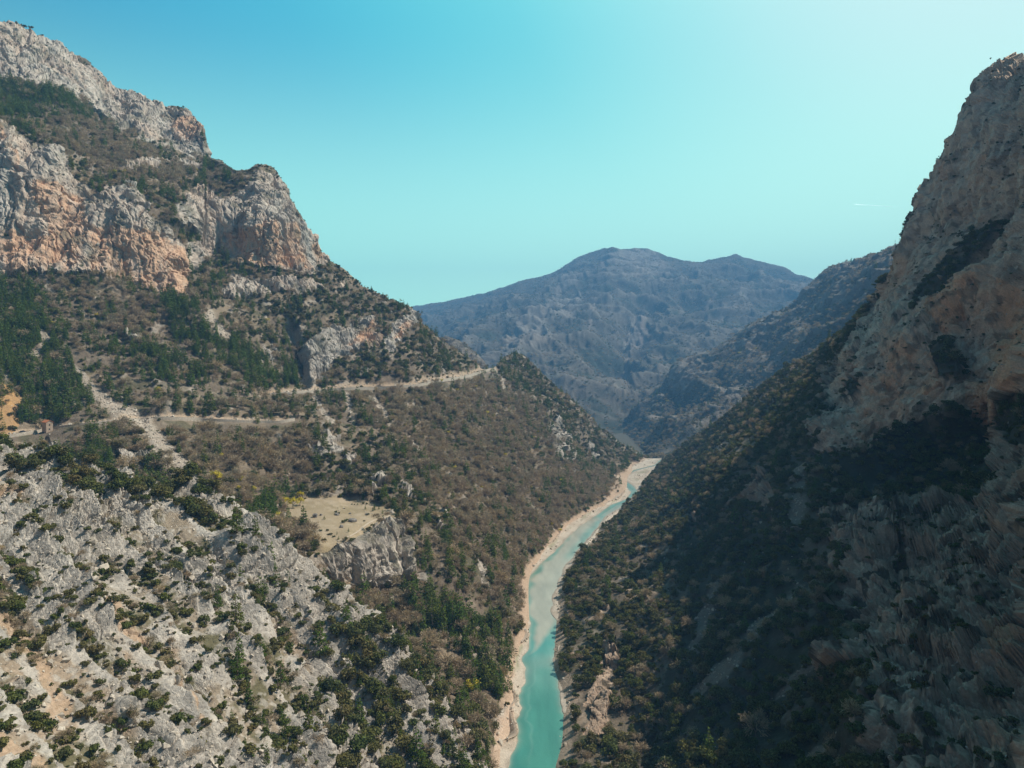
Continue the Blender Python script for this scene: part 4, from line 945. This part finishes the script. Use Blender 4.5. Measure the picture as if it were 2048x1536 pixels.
# plants placed one by one
def put(L, u, v, s_, kd, name):
    p = L.at(u, v); PL.append((p.x, p.y, p.z, s_, kd, name))
for u, v, s_ in ((552, 1046, 1.25), (430, 972, 1.5), (620, 1100, 0.95), (586, 1018, 1.35), (570, 1012, 1.0), (600, 1012, .9), (480, 968, .8), (440, 924, 0.9), (105, 660, 0.75), (882, 766, 0.8), (974, 832, 1.0), (986, 836, 0.9), (895, 871, .8), (860, 869, .7), (909, 941, .8), (995, 949, .85), (960, 982, .6), (1066, 880, .9), (899, 922, .6), (533, 648, .9), (942, 1392, 1.25),
                 (945, 970, .6), (1010, 915, .8), (1075, 1005, .7), (500, 992, .8), (475, 985, .7), (600, 1000, .9), (1120, 1065, .7), (560, 1000, 0.6), (930, 1180, .5), (1000, 1010, .5)):
    put(B, u, v, s_, K_YEL, 'Bp')
for u, v, s_ in ((648, 1039, .30), (697, 1065, .32), (745, 1023, .30), (731, 1020, .28), (749, 1022, .42), (749, 1017, .3), (766, 1034, .26), (677, 1080, .28), (715, 1011, .26), (674, 1070, .2), (765, 1028, .3), (758, 1020, .28)):
    put(B, u, v, s_, K_PINE, 'Bp')
for u, v, s_ in ((672, 1026, .7), (678, 1028, .6), (688, 1046, 1.0), (691, 1042, .9), (736, 1031, .7), (727, 1009, .8), (733, 1010, .7), (728, 1043, .5), (704, 1010, .45), (709, 1011, .4), (755, 1030, .6), (760, 1042, .6), (676, 1017, .3), (800, 1032, .7), (740, 1058, .8), (660, 1070, .8), (668, 1075, .7), (648, 1082, .8), (692, 1081, 1.0), (700, 1084, 1.1), (640, 1062, .7), (655, 1062, .6)):
    put(B, u, v, s_, K_SHRUB, 'Bp')
for u, v, s_ in ((182, 905, 1.2), (190, 915, 1.5), (200, 912, 1.35), (175, 918, 1.0), (168, 912, .9), (208, 920, 1.1), (516, 1050, 1.7), (530, 1052, 1.1), (500, 1058, 1.1), (226, 800, 1.3), (248, 822, 1.2), (70, 845, 1.1), (85, 850, 1.2), (115, 848, 1.3), (120, 842, 1.0), (60, 840, 1.0)):
    put(B, u, v, s_*0.9, K_PINE, 'Bp')
for u, v, s_ in ((1866, 366, .8), (1836, 436, 1.1), (1841, 424, .8), (1822, 446, .7), (1812, 470, .7), (1800, 512, .7), (1792, 530, .8)):
    put(D, u, v, s_, K_SHRUB, 'Dp')
for u, v, s_ in ((45, 56, 2.2), (30, 54, 1.8), (58, 62, 1.8), (20, 52, 1.3), (180, 124, 1.0), (85, 76, 1.0), (130, 100, .8), (332, 216, 1.5), (345, 217, 1.4), (365, 219, 1.3), (310, 211, 1.2), (520, 336, 1.3), (532, 338, 1.2), (508, 340, 1.1), (1025, 712, 1.2), (1040, 713, 1.2), (270, 190, .9), (235, 172, .8)):
    put(B, u, v, s_, K_SHRUB, 'Bp')

# ---- which of them the camera sees, and how large
PA = np.array([p[:5] for p in PL]); PNAME = [p[5] for p in PL]
HT = np.array([2.6, 5.2, 11.0, 7.0, 7.0]); WD = np.array([4.0, 5.6, 4.6, 6.0, 5.5])
CW, CH = 512, 384
zb = np.full((CH, CW), 1e9)
for Ld in LANDS:
    Q = Ld.P[Ld.nb:].reshape(-1, 3); ok = Q[:, 1] > 20; Q = Q[ok]
    cu = ((Q[:, 0]/Q[:, 1]*F + CU)/4).astype(int); cv = ((HV - (Q[:, 2]-H)/Q[:, 1]*F)/4).astype(int)
    ok = (cu >= 0) & (cu < CW) & (cv >= 0) & (cv < CH); np.minimum.at(zb, (cv[ok], cu[ok]), Q[ok, 1])
kd = PA[:, 4].astype(int)
def seen(frac):
    u = (PA[:, 0]/PA[:, 1]*F + CU); v = HV - (PA[:, 2] + HT[kd]*PA[:, 3]*frac - H)/PA[:, 1]*F
    inn = (u > 2) & (u < 2046) & (v > 2) & (v < 1534)
    ci = np.clip((u/4).astype(int), 0, CW-1); ri = np.clip((v/4).astype(int), 0, CH-1)
    return inn & (zb[ri, ci] > PA[:, 1]*0.975 - 2), u, v
s1, uu, vv = seen(0.5); s2, _, _ = seen(0.9)
size = np.sqrt(HT[kd]*WD[kd])*PA[:, 3]*F/PA[:, 1]*(0.25 + 0.75*(s1 | s2)); size[~(s1 | s2)] = 0

# ---- individuals: the largest 300 of each kind, and everything placed by hand on the meadow
def place_name(u, v):
    return f'{u/2048*100:.0f}% across and {v/1536*100:.0f}% down the photo'
WORDS = {
    K_SHRUB: ('evergreen_shrub', 'shrub', 'dark evergreen shrubs on the rocky slopes'),
    K_HOLM: ('holm_oak', 'tree', 'round dark evergreen oaks on the slopes'),
    K_PINE: ('pine_tree', 'tree', 'green pines on the slopes'),
    K_BARE: ('bare_tree', 'tree', 'leafless brown trees on the slopes'),
    K_YEL: ('blossoming_tree', 'tree', 'yellow spring trees among the brown woods')}
LOOK = {K_SHRUB: 'evergreen shrub', K_HOLM: 'round dark evergreen oak', K_PINE: 'green pine', K_BARE: 'leafless brown tree', K_YEL: 'yellow flowering tree'}
def where(nm, u, v):
    if nm[0] == 'A': return 'on the pale slab slope'
    if nm[0] == 'D': return 'on the shaded slope'
    if inpoly(np.array([u]), np.array([v]), MEADOW)[0]: return 'on the dry meadow'
    return 'on the brown hillside'
taken = set(); single = np.zeros(len(PA), bool); SRC = {}
LIM = {K_SHRUB: 300, K_HOLM: 290, K_PINE: 290, K_BARE: 290, K_YEL: 60}
def new_obj(name, me, parent=None):
    o = bpy.data.objects.new(name, me); COL.objects.link(o)
    if parent: o.parent = parent
    return o
def grow(kind, var):
    """the first of its kind and variant: root and parts"""
    nm = WORDS[kind][0]
    if kind == K_SHRUB: return new_obj(nm, SHRUBS[var])
    if kind == K_HOLM: crown, trunk = HOLMS[var], HOLM_TRUNK
    else: crown, trunk = {K_PINE: PINES, K_BARE: BARES, K_YEL: YELS}[kind][var]
    root = new_obj(nm, None); root.empty_display_size = 0.5
    new_obj('crown', crown, root); new_obj('trunk', trunk, root)
    return root
HOLM_TRUNK = tube_mesh('oak trunk', [((0, 0, -0.8), (0.1, 0, 1.6), 0.25, 0.2), ((0.1, 0, 1.5), (-0.9, 0.3, 2.8), 0.14, 0.08), ((0.1, 0, 1.5), (0.9, -0.3, 3.0), 0.14, 0.07), ((0.1, 0, 1.5), (0.1, 0.8, 3.2), 0.13, 0.07)], M_BARK)
NV = {K_SHRUB: 5, K_HOLM: 4, K_PINE: 4, K_BARE: 4, K_YEL: 3}
def copy_tree(src):
    r = src.copy(); COL.objects.link(r)
    for ch in src.children:
        c = ch.copy(); COL.objects.link(c); c.parent = r
    return r
for kind in range(5):
    idx = np.where((kd == kind) & (size > 0))[0]
    idx = idx[np.argsort(-size[idx])]; n = 0
    med = np.median(size[idx[:LIM[kind]]]) if len(idx) else 1
    for i in idx:
        if n >= LIM[kind]: break
        var = n % NV[kind]
        u, v = uu[i], vv[i]
        lab = None
        for du, dv in ((0, 0), (6, 0), (-6, 0), (0, 5), (0, -5)):        # the whole percents must be true within half a percent
            key = (kind, round((u+du)/20.48), round((v+dv)/15.36))
            if key not in taken: lab = key; break
        if lab is None: continue
        taken.add(lab)
        if (kind, var) not in SRC:
            o = grow(kind, var); SRC[(kind, var)] = o
        else: o = copy_tree(SRC[(kind, var)])
        single[i] = True; n += 1
        o.location = PA[i, :3] - np.array((0, 0, 0.1)); o.rotation_euler = (0, 0, random.random()*6.28); s_ = PA[i, 3]
        o.scale = (s_*random.uniform(0.9, 1.1), s_*random.uniform(0.9, 1.1), s_*random.uniform(0.9, 1.12))
        adj = 'large' if size[i] > 1.35*med else ('small' if size[i] < 0.85*med else '')
        text = f'{adj} {LOOK[kind]} {where(PNAME[i], u, v)}, {lab[1]}% across, {lab[2]}% down the photo'.strip()
        tag(o, text, WORDS[kind][1], WORDS[kind][2])

# ---- the rest: one object of stuff per kind and land, points carrying the crowns grown above
def crowns(kind):
    out = []
    for var in range(NV[kind]):
        o = SRC[(kind, var)]; out.append(o if kind == K_SHRUB else [c for c in o.children if c.name.startswith('crown')][0])
    return out
def plant_nodes(o, sources):
    ng = bpy.data.node_groups.new(o.name, 'GeometryNodeTree')
    ng.interface.new_socket('Geometry', in_out='INPUT', socket_type='NodeSocketGeometry'); ng.interface.new_socket('Geometry', in_out='OUTPUT', socket_type='NodeSocketGeometry')
    L = ng.links.new; gi = ng.nodes.new('NodeGroupInput'); go = ng.nodes.new('NodeGroupOutput')
    jn = ng.nodes.new('GeometryNodeJoinGeometry')
    for src in reversed(sources):
        oi = ng.nodes.new('GeometryNodeObjectInfo'); oi.transform_space = 'ORIGINAL'; oi.inputs['Object'].default_value = src; oi.inputs['As Instance'].default_value = True
        L(oi.outputs['Geometry'], jn.inputs[0])
    ip = ng.nodes.new('GeometryNodeInstanceOnPoints'); ip.inputs['Pick Instance'].default_value = True
    def named(nm, tp):
        a = ng.nodes.new('GeometryNodeInputNamedAttribute'); a.data_type = tp; a.inputs['Name'].default_value = nm; return a.outputs['Attribute']
    e2r = ng.nodes.new('FunctionNodeEulerToRotation'); L(named('turn', 'FLOAT_VECTOR'), e2r.inputs[0])
    L(gi.outputs[0], ip.inputs['Points']); L(jn.outputs[0], ip.inputs['Instance']); L(named('pick', 'INT'), ip.inputs['Instance Index']); L(e2r.outputs[0], ip.inputs['Rotation']); L(named('size', 'FLOAT_VECTOR'), ip.inputs['Scale'])
    L(ip.outputs[0], go.inputs[0])
    md = o.modifiers.new('plants', 'NODES'); md.node_group = ng
def stuff(name, idx, kind, label):
    n = len(idx)
    if not n: return
    r = np.random.default_rng(len(name)+n)
    me = bpy.data.meshes.new(name); me.vertices.add(n); me.vertices.foreach_set('co', (PA[idx, :3]).astype(f32).ravel())
    def at(nm, tp, arr):
        a = me.attributes.new(nm, tp, 'POINT'); a.data.foreach_set('vector' if tp == 'FLOAT_VECTOR' else 'value', arr.ravel())
    s_ = PA[idx, 3]
    at('size', 'FLOAT_VECTOR', (s_[:, None]*(0.72 + 0.56*r.random((n, 3)))).astype(f32))
    at('turn', 'FLOAT_VECTOR', np.stack([r.normal(size=n)*0.06, r.normal(size=n)*0.06, r.random(n)*6.28], 1).astype(f32))
    at('pick', 'INT', r.integers(0, NV[kind], n).astype(np.int32))
    o = bpy.data.objects.new(name, me); COL.objects.link(o); tag(o, label, kind='stuff')
    plant_nodes(o, crowns(kind))
LANDTXT = {'A': 'the near slab slope', 'B': 'the long hillside', 'D': 'the right hand slope', 'F': 'the hazy spur', 'E': 'the far mountain', 'G': 'the hazy knoll'}
STN = {K_SHRUB: ('shrubbery', 'low dark evergreen shrubbery covering'), K_HOLM: ('evergreen_foliage', 'dark evergreen oak wood covering'), K_PINE: ('pine_forest', 'green pine forest scattered over'), K_BARE: ('bare_woods', 'leafless brown woods covering'), K_YEL: ('spring_foliage', 'small yellow spring trees dotted over')}
for ld in 'ABDFEG':
    for kind in range(5):
        idx = np.where((kd == kind) & ~single & np.array([n[0] == ld for n in PNAME]))[0]
        stuff(STN[kind][0], idx, kind, STN[kind][1] + ' ' + LANDTXT[ld])

# ================================================================== roads, path, house, car, boulders
MAT_ROAD = plain_material('pale asphalt', (0.30, 0.275, 0.25), 0.9, 0.15, 0.3, 0.2)
MAT_WALL = plain_material('dry stone', (0.46, 0.40, 0.33), 0.95, 0.3, 1.2, 0.1)
MAT_PATH = plain_material('trodden earth', (0.48, 0.40, 0.31), 0.97, 0.15, 0.5, 0.1)
def line3d(Ld, pts, step=3.0, lift=0.3, sm=9):
    us, vs = zip(*pts); L_ = np.concatenate([[0], np.cumsum(np.hypot(np.diff(us), np.diff(vs)))])
    t = np.arange(0, L_[-1], step); Q = np.array([Ld.at(u, v, lift) for u, v in zip(np.interp(t, L_, us), np.interp(t, L_, vs))])
    k = np.ones(sm)/sm
    return np.stack([np.convolve(np.pad(Q[:, i], sm//2, 'edge'), k, 'valid') for i in range(3)], 1)
def ribbon(name, C, sec, mat, label, kind='structure', cat=None):
    """sweep a cross section (list of (offset towards the valley, height)) along the line C"""
    T = np.gradient(C, axis=0)[:, :2]; T /= np.linalg.norm(T, axis=1, keepdims=True); Nn = np.stack([T[:, 1], -T[:, 0]], 1)
    Nn[(Nn*C[:, :2]).sum(1) > 0] *= -1
    n = len(sec); v = []; f = []
    for c, nn in zip(C, Nn):
        for o_, h_ in sec: v.append((c[0]+nn[0]*o_, c[1]+nn[1]*o_, c[2]+h_))
    for i in range(len(C)-1):
        for j in range(n-1): f.append((i*n+j, i*n+j+1, (i+1)*n+j+1, (i+1)*n+j))
    me = bpy.data.meshes.new(name); me.from_pydata(v, [], f); me.materials.append(mat); o = bpy.data.objects.new(name, me); COL.objects.link(o)
    return tag(o, label, cat, kind=kind)
for pts, Ld, lab, wl in ((ROAD_LOW, B, 'lower pale road cut across the wooded hillside', 'low stone wall along the valley edge of the lower road'), (ROAD_HIGH, B, 'upper pale road cut beneath the small cliffs', 'low stone wall along the valley edge of the upper road'), (ROAD_NEAR, A, 'bend of pale road by the near slab slope', 'low stone wall at the near road bend by the slab slope')):
    C = line3d(Ld, pts, 3.0, 0.6)
    ribbon('road', C, [(-3.2, -0.8), (-3.0, 0.0), (3.0, 0.0), (3.1, -0.6)], MAT_ROAD, lab)
    ribbon('stone_wall', C + 0.0, [(3.0, 0.75), (3.5, 0.75), (3.6, -3.2), (3.0, -3.2), (3.0, 0.75)], MAT_WALL, wl, None, 'wall')
ribbon('footpath', line3d(B, [(786, 1019), (784, 1027), (778, 1033), (765, 1037), (748, 1041), (738, 1046), (727, 1053), (720, 1060), (706, 1069), (690, 1077), (672, 1084)], 2.0, 0.12, 5), [(-0.7, -0.2), (-0.6, 0.05), (0.6, 0.05), (0.7, -0.2)], MAT_PATH, 'pale footpath along the edge of the dry meadow')

def poly_obj(name, v, f, mat, parent=None, flat=True):
    me = bpy.data.meshes.new(name); me.from_pydata(v, [], f); me.materials.append(mat); me.update()
    if not flat:
        for p in me.polygons: p.use_smooth = True
    o = bpy.data.objects.new(name, me); COL.objects.link(o)
    if parent: o.parent = parent
    return o
def box(x0, x1, y0, y1, z0, z1):
    return [(x, y, zz) for zz in (z0, z1) for y in (y0, y1) for x in (x0, x1)], [(0, 2, 3, 1), (4, 5, 7, 6), (0, 1, 5, 4), (2, 6, 7, 3), (0, 4, 6, 2), (1, 3, 7, 5)]
# stone house below the road
M_TILE = plain_material('terracotta tiles', (0.52, 0.20, 0.10), 0.85, 0.25, 3.0, 0.2); M_DARK = plain_material('dark opening', (0.03, 0.028, 0.025), 0.6, 0.1); M_STONE = plain_material('rubble stone wall', (0.44, 0.33, 0.25), 0.95, 0.3, 1.6, 0.1)
hp = B.at(97, 872, -0.5); house = bpy.data.objects.new('stone_house', None); COL.objects.link(house); house.location = hp; house.rotation_euler = (0, 0, math.radians(52))
tag(house, 'narrow stone house with terracotta roof beside the lower road', 'house')
w, d, e, rg = 2.3, 4.2, 7.2, 8.7
poly_obj('wall', [(-w, -d, -2), (w, -d, -2), (w, d, -2), (-w, d, -2), (-w, -d, e), (w, -d, e), (w, d, e), (-w, d, e), (0, -d, rg), (0, d, rg)], [(0, 1, 5, 8, 4), (1, 2, 6, 5), (2, 3, 7, 9, 6), (3, 0, 4, 7)], M_STONE, house)
th = 0.22
poly_obj('roof', [(-w-.4, -d-.35, e-.2), (0, -d-.35, rg+.06), (w+.4, -d-.35, e-.2), (-w-.4, d+.35, e-.2), (0, d+.35, rg+.06), (w+.4, d+.35, e-.2),
    (-w-.4, -d-.35, e-.2+th), (0, -d-.35, rg+.06+th), (w+.4, -d-.35, e-.2+th), (-w-.4, d+.35, e-.2+th), (0, d+.35, rg+.06+th), (w+.4, d+.35, e-.2+th)],
    [(0, 3, 4, 1), (1, 4, 5, 2), (6, 7, 10, 9), (7, 8, 11, 10), (0, 1, 7, 6), (1, 2, 8, 7), (3, 9, 10, 4), (4, 10, 11, 5), (0, 6, 9, 3), (2, 5, 11, 8)], M_TILE, house)
for (wx, wz) in ((-0.5, 4.6), (-0.5, 1.4)):
    poly_obj('window', *box(wx, wx+0.9, -d-0.03, -d+0.1, wz, wz+1.3), M_DARK, house)
for (wy, wz) in ((-2, 4.4), (1.6, 4.4), (-2, 1.2)):
    poly_obj('window', *box(w-0.1, w+0.03, wy, wy+0.9, wz, wz+1.3), M_DARK, house)
# dark car on the road
M_PAINT = plain_material('dark blue paint', (0.02, 0.025, 0.035), 0.3, 0.1, 1.0, 0.5); M_GLASS = plain_material('car glass', (0.03, 0.04, 0.05), 0.08, 0.05, 1.0, 0.6); M_RUB = plain_material('tyre rubber', (0.02, 0.02, 0.02), 0.9, 0.1)
c1 = np.array(B.at(38, 868, 0.6)); c2 = np.array(B.at(56, 865, 0.6)); car = bpy.data.objects.new('car', None); COL.objects.link(car)
CR = line3d(B, ROAD_LOW, 3.0, 0.6); ci = int(np.argmin(np.abs(CR[:, 0]/CR[:, 1]*F + CU - 46))); car.location = CR[ci] + np.array((0, 0, 0.02)); tdir = CR[ci+2]-CR[ci-2]; car.rotation_euler = (0, 0, math.atan2(tdir[1], tdir[0]))
tag(car, 'dark car driving on the lower road beside the orange cutting', 'car')
def prism(prof, hw, hw_top=None):
    n = len(prof); v = [(x, -(hw if zz < 0.9 else (hw_top or hw)), zz) for x, zz in prof] + [(x, (hw if zz < 0.9 else (hw_top or hw)), zz) for x, zz in prof]
    return v, [tuple(range(n)), tuple(range(2*n-1, n-1, -1))] + [(i, i+n, (i+1) % n + n, (i+1) % n) for i in range(n)]
poly_obj('body', *prism([(-2.1, .3), (-2.15, .75), (-1.95, .88), (1.2, .88), (2.05, .72), (2.15, .4), (2.05, .28)], .88), M_PAINT, car)
poly_obj('cabin', *prism([(-1.9, .885), (-1.5, 1.42), (0.3, 1.45), (1.1, .885)], .82, .66), M_GLASS, car)
poly_obj('roof', *prism([(-1.5, 1.42), (-1.45, 1.48), (.25, 1.5), (.32, 1.45)], .68, .68), M_PAINT, car)
for wx in (-1.35, 1.35):
    for wy in (-.84, .84):
        v, f = [], []; tube(v, f, (wx, wy-.1, .32), (wx, wy+.1, .32), .32, .32, 14); f.append(tuple(range(13, -1, -1))); poly_obj('wheel', v, f, M_RUB, car)
# boulders on the meadow
def boulder(r_, sx, sy, sz):
    import bmesh
    bm = bmesh.new(); bmesh.ops.create_icosphere(bm, subdivisions=4, radius=1.0)
    C = np.array([v.co for v in bm.verts]); Pn = C*2 + r_*13.7
    k = 1 + 0.22*fbm(Pn, 1.6, 2, r_) + 0.10*ridged(Pn, 0.9, 2, r_+1)
    for v, q, kk in zip(bm.verts, C, k):
        e_ = np.sign(q)*np.abs(q)**0.75*kk; v.co = (e_[0]*sx, e_[1]*sy, max(e_[2], -0.35)*sz)
    me = bpy.data.meshes.new('boulder'); bm.to_mesh(me); bm.free(); return me
M_BOUL = plain_material('weathered boulder', (0.22, 0.20, 0.18), 0.95, 0.35, 0.8, 0.1)
for n_, (u, v, sx, sz, lab) in enumerate(((630, 1034, 1.9, 2.1, 'tall pale grey boulder at the left of the dry meadow'), (642, 1031, .9, 1.1, 'smaller leaning grey rock just right of the tall meadow boulder'), (673, 1030, 1.6, 1.2, 'rounded pale boulder in front of the meadow bushes'),
        (705, 1043, 2.6, 1.7, 'largest dark flat topped boulder in the middle of the meadow'), (683, 1054, 1.6, 1.3, 'grey boulder under the meadow oak near the cliff edge'), (700, 1028, .9, .8, 'small dark round boulder behind the largest meadow boulder'), (734, 1030, 1.6, 1.0, 'low dark boulder among bushes at the right of the meadow'), (744, 1028, .8, .35, 'small flat white rock at the right of the meadow'), (598, 1001, 1.2, 1.2, 'grey boulder at the far left edge of the meadow'))):
    me = boulder(n_, sx, sx*0.8, sz); me.materials.append(M_BOUL if 'white' not in lab else MAT_WALL)
    o = bpy.data.objects.new('boulder', me); COL.objects.link(o); o.location = B.at(u, v, sz*0.15); o.rotation_euler = (0, 0, n_*1.3); tag(o, lab, 'boulder', 'boulders on the dry meadow')
# white notice board at the back of the meadow
sg = bpy.data.objects.new('notice_board', None); COL.objects.link(sg); sg.location = B.at(717, 1004); sg.rotation_euler = (0, 0, 0.25); tag(sg, 'small white notice board at the back edge of the meadow', 'sign')
M_WHITE = plain_material('white paint', (0.78, 0.77, 0.74), 0.6, 0.05)
poly_obj('post', *box(-.05, .05, -.05, .05, -.4, .7), M_STONE, sg); poly_obj('panel', *box(-.45, .45, -.09, -.04, .35, 1.3), M_WHITE, sg)
# aircraft trail high over the ridge
Yc = 22000.0; pa = unproj(np.array(1706.), np.array(408.5), Yc); pb = unproj(np.array(1815.), np.array(415.), Yc)
v, f = [], []
M_TRAIL, nt = new_mat('ice cloud'); out = N_(nt, 'ShaderNodeOutputMaterial'); df = N_(nt, 'ShaderNodeAddShader'); d1 = N_(nt, 'ShaderNodeBsdfDiffuse', i_Color=(0.9, 0.95, 0.97, 1)); d2 = N_(nt, 'ShaderNodeBsdfTranslucent', i_Color=(0.9, 0.95, 0.97, 1)); nt.links.new(d1.outputs[0], df.inputs[0]); nt.links.new(d2.outputs[0], df.inputs[1]); tr = N_(nt, 'ShaderNodeBsdfTransparent'); ms = N_(nt, 'ShaderNodeMixShader')
tcn = N_(nt, 'ShaderNodeTexCoord'); sx = N_(nt, 'ShaderNodeSeparateXYZ'); nt.links.new(tcn.outputs['Generated'], sx.inputs[0]); mrr = N_(nt, 'ShaderNodeMapRange', i_From_Min=0.0, i_From_Max=1.0, i_To_Min=0.5, i_To_Max=1.0); nt.links.new(sx.outputs['X'], mrr.inputs['Value'])
nt.links.new(mrr.outputs['Result'], ms.inputs['Fac']); nt.links.new(df.outputs[0], ms.inputs[1]); nt.links.new(tr.outputs[0], ms.inputs[2]); nt.links.new(ms.outputs[0], out.inputs['Surface'])
for k in range(24):
    q0 = pa + (pb-pa)*k/24; q1 = pa + (pb-pa)*(k+1)/24; r0 = 9*(1-k/24)**0.5*min(1, (k+.4)); r1 = 9*(1-(k+1)/24)**0.5+0.5
    tube(v, f, q0, q1, max(r0, 3), r1, 8)
o = poly_obj('vapour_trail', v, f, M_TRAIL, None, False); tag(o, 'thin white aircraft vapour trail high above the right ridge', 'vapour trail')

# ---- loose rubble: broken stone on the slabs, the screes and the foot of the cliffs
ROCKSRC = [o for o in bpy.data.objects if o.name.split('.')[0] == 'boulder' and o.active_material == M_BOUL][:4]
M_RUBBLE = MAT_WALL
def rubble(Ld, n, dens, seed, label, sc):
    r = np.random.default_rng(seed); P = Ld.P; a = P[:-1, :-1]; e1 = P[1:, :-1]-a; e2 = P[:-1, 1:]-a
    w = np.linalg.norm(np.cross(e1, e2), axis=2)*dens[:-1, :-1]; w[:Ld.nb] = 0
    w = np.where((Ld.Ub[:-1, :-1] > -60) & (Ld.Ub[:-1, :-1] < 2110) & (Ld.Vb[:-1, :-1] < 1600), w, 0).ravel()
    k = r.choice(w.size, n, p=w/w.sum()); i, j = np.unravel_index(k, Ld.P[:-1, :-1].shape[:2]); fu, fv = r.random((2, n))
    Q = P[i, j] + e1[i, j]*fu[:, None] + e2[i, j]*fv[:, None]
    me = bpy.data.meshes.new('rubble'); me.vertices.add(n); me.vertices.foreach_set('co', Q.astype(f32).ravel())
    s_ = sc*np.exp(r.normal(size=n)*0.5)
    for nm, tp, arr, kk in (('size', 'FLOAT_VECTOR', (s_[:, None]*(0.6 + 0.8*r.random((n, 3)))), 'vector'), ('turn', 'FLOAT_VECTOR', r.random((n, 3))*6.28, 'vector')):
        at_ = me.attributes.new(nm, tp, 'POINT'); at_.data.foreach_set(kk, arr.astype(f32).ravel())
    at_ = me.attributes.new('pick', 'INT', 'POINT'); at_.data.foreach_set('value', r.integers(0, 4, n).astype(np.int32))
    o = bpy.data.objects.new('rubble', me); COL.objects.link(o); tag(o, label, kind='stuff')
    plant_nodes(o, CHUNKS)
import bmesh
CHUNKS = []
for k_ in range(4):
    r_ = np.random.default_rng(900+k_); bm = bmesh.new()
    for q_ in r_.normal(size=(14, 3))*np.array((0.5, 0.4, 0.3)): bm.verts.new(q_/max(1, np.linalg.norm(q_)/0.7))
    bmesh.ops.convex_hull(bm, input=bm.verts); me = bpy.data.meshes.new('stone'); bm.to_mesh(me); bm.free(); me.materials.append(M_RUBBLE)
    CHUNKS.append(bpy.data.objects.new('stone', me))
rubble(A, 9000, 0.25 + 0.75*smooth(0.2, 0.8, 1-np.abs(A.rock-0.5)*2), 31, 'loose broken pale stones lying between the slabs', 0.6)
rubble(B, 9000, np.clip(B.scree, 0, 1) + 0.06*B.bare + 0.01, 32, 'broken pale stones on the screes and road cuttings', 0.9)
rubble(D, 6000, np.clip(D.rock*(1-D.bare), 0, 1) + 0.05, 33, 'broken stones on the shaded slope', 0.7)

rubble(FLOOR, 4500, smooth(0.1, 0.6, FLOOR.z)*(0.15 + smooth(1.6, 2.3, FLOOR.z)), 34, 'loose stones along the river banks', 0.6)
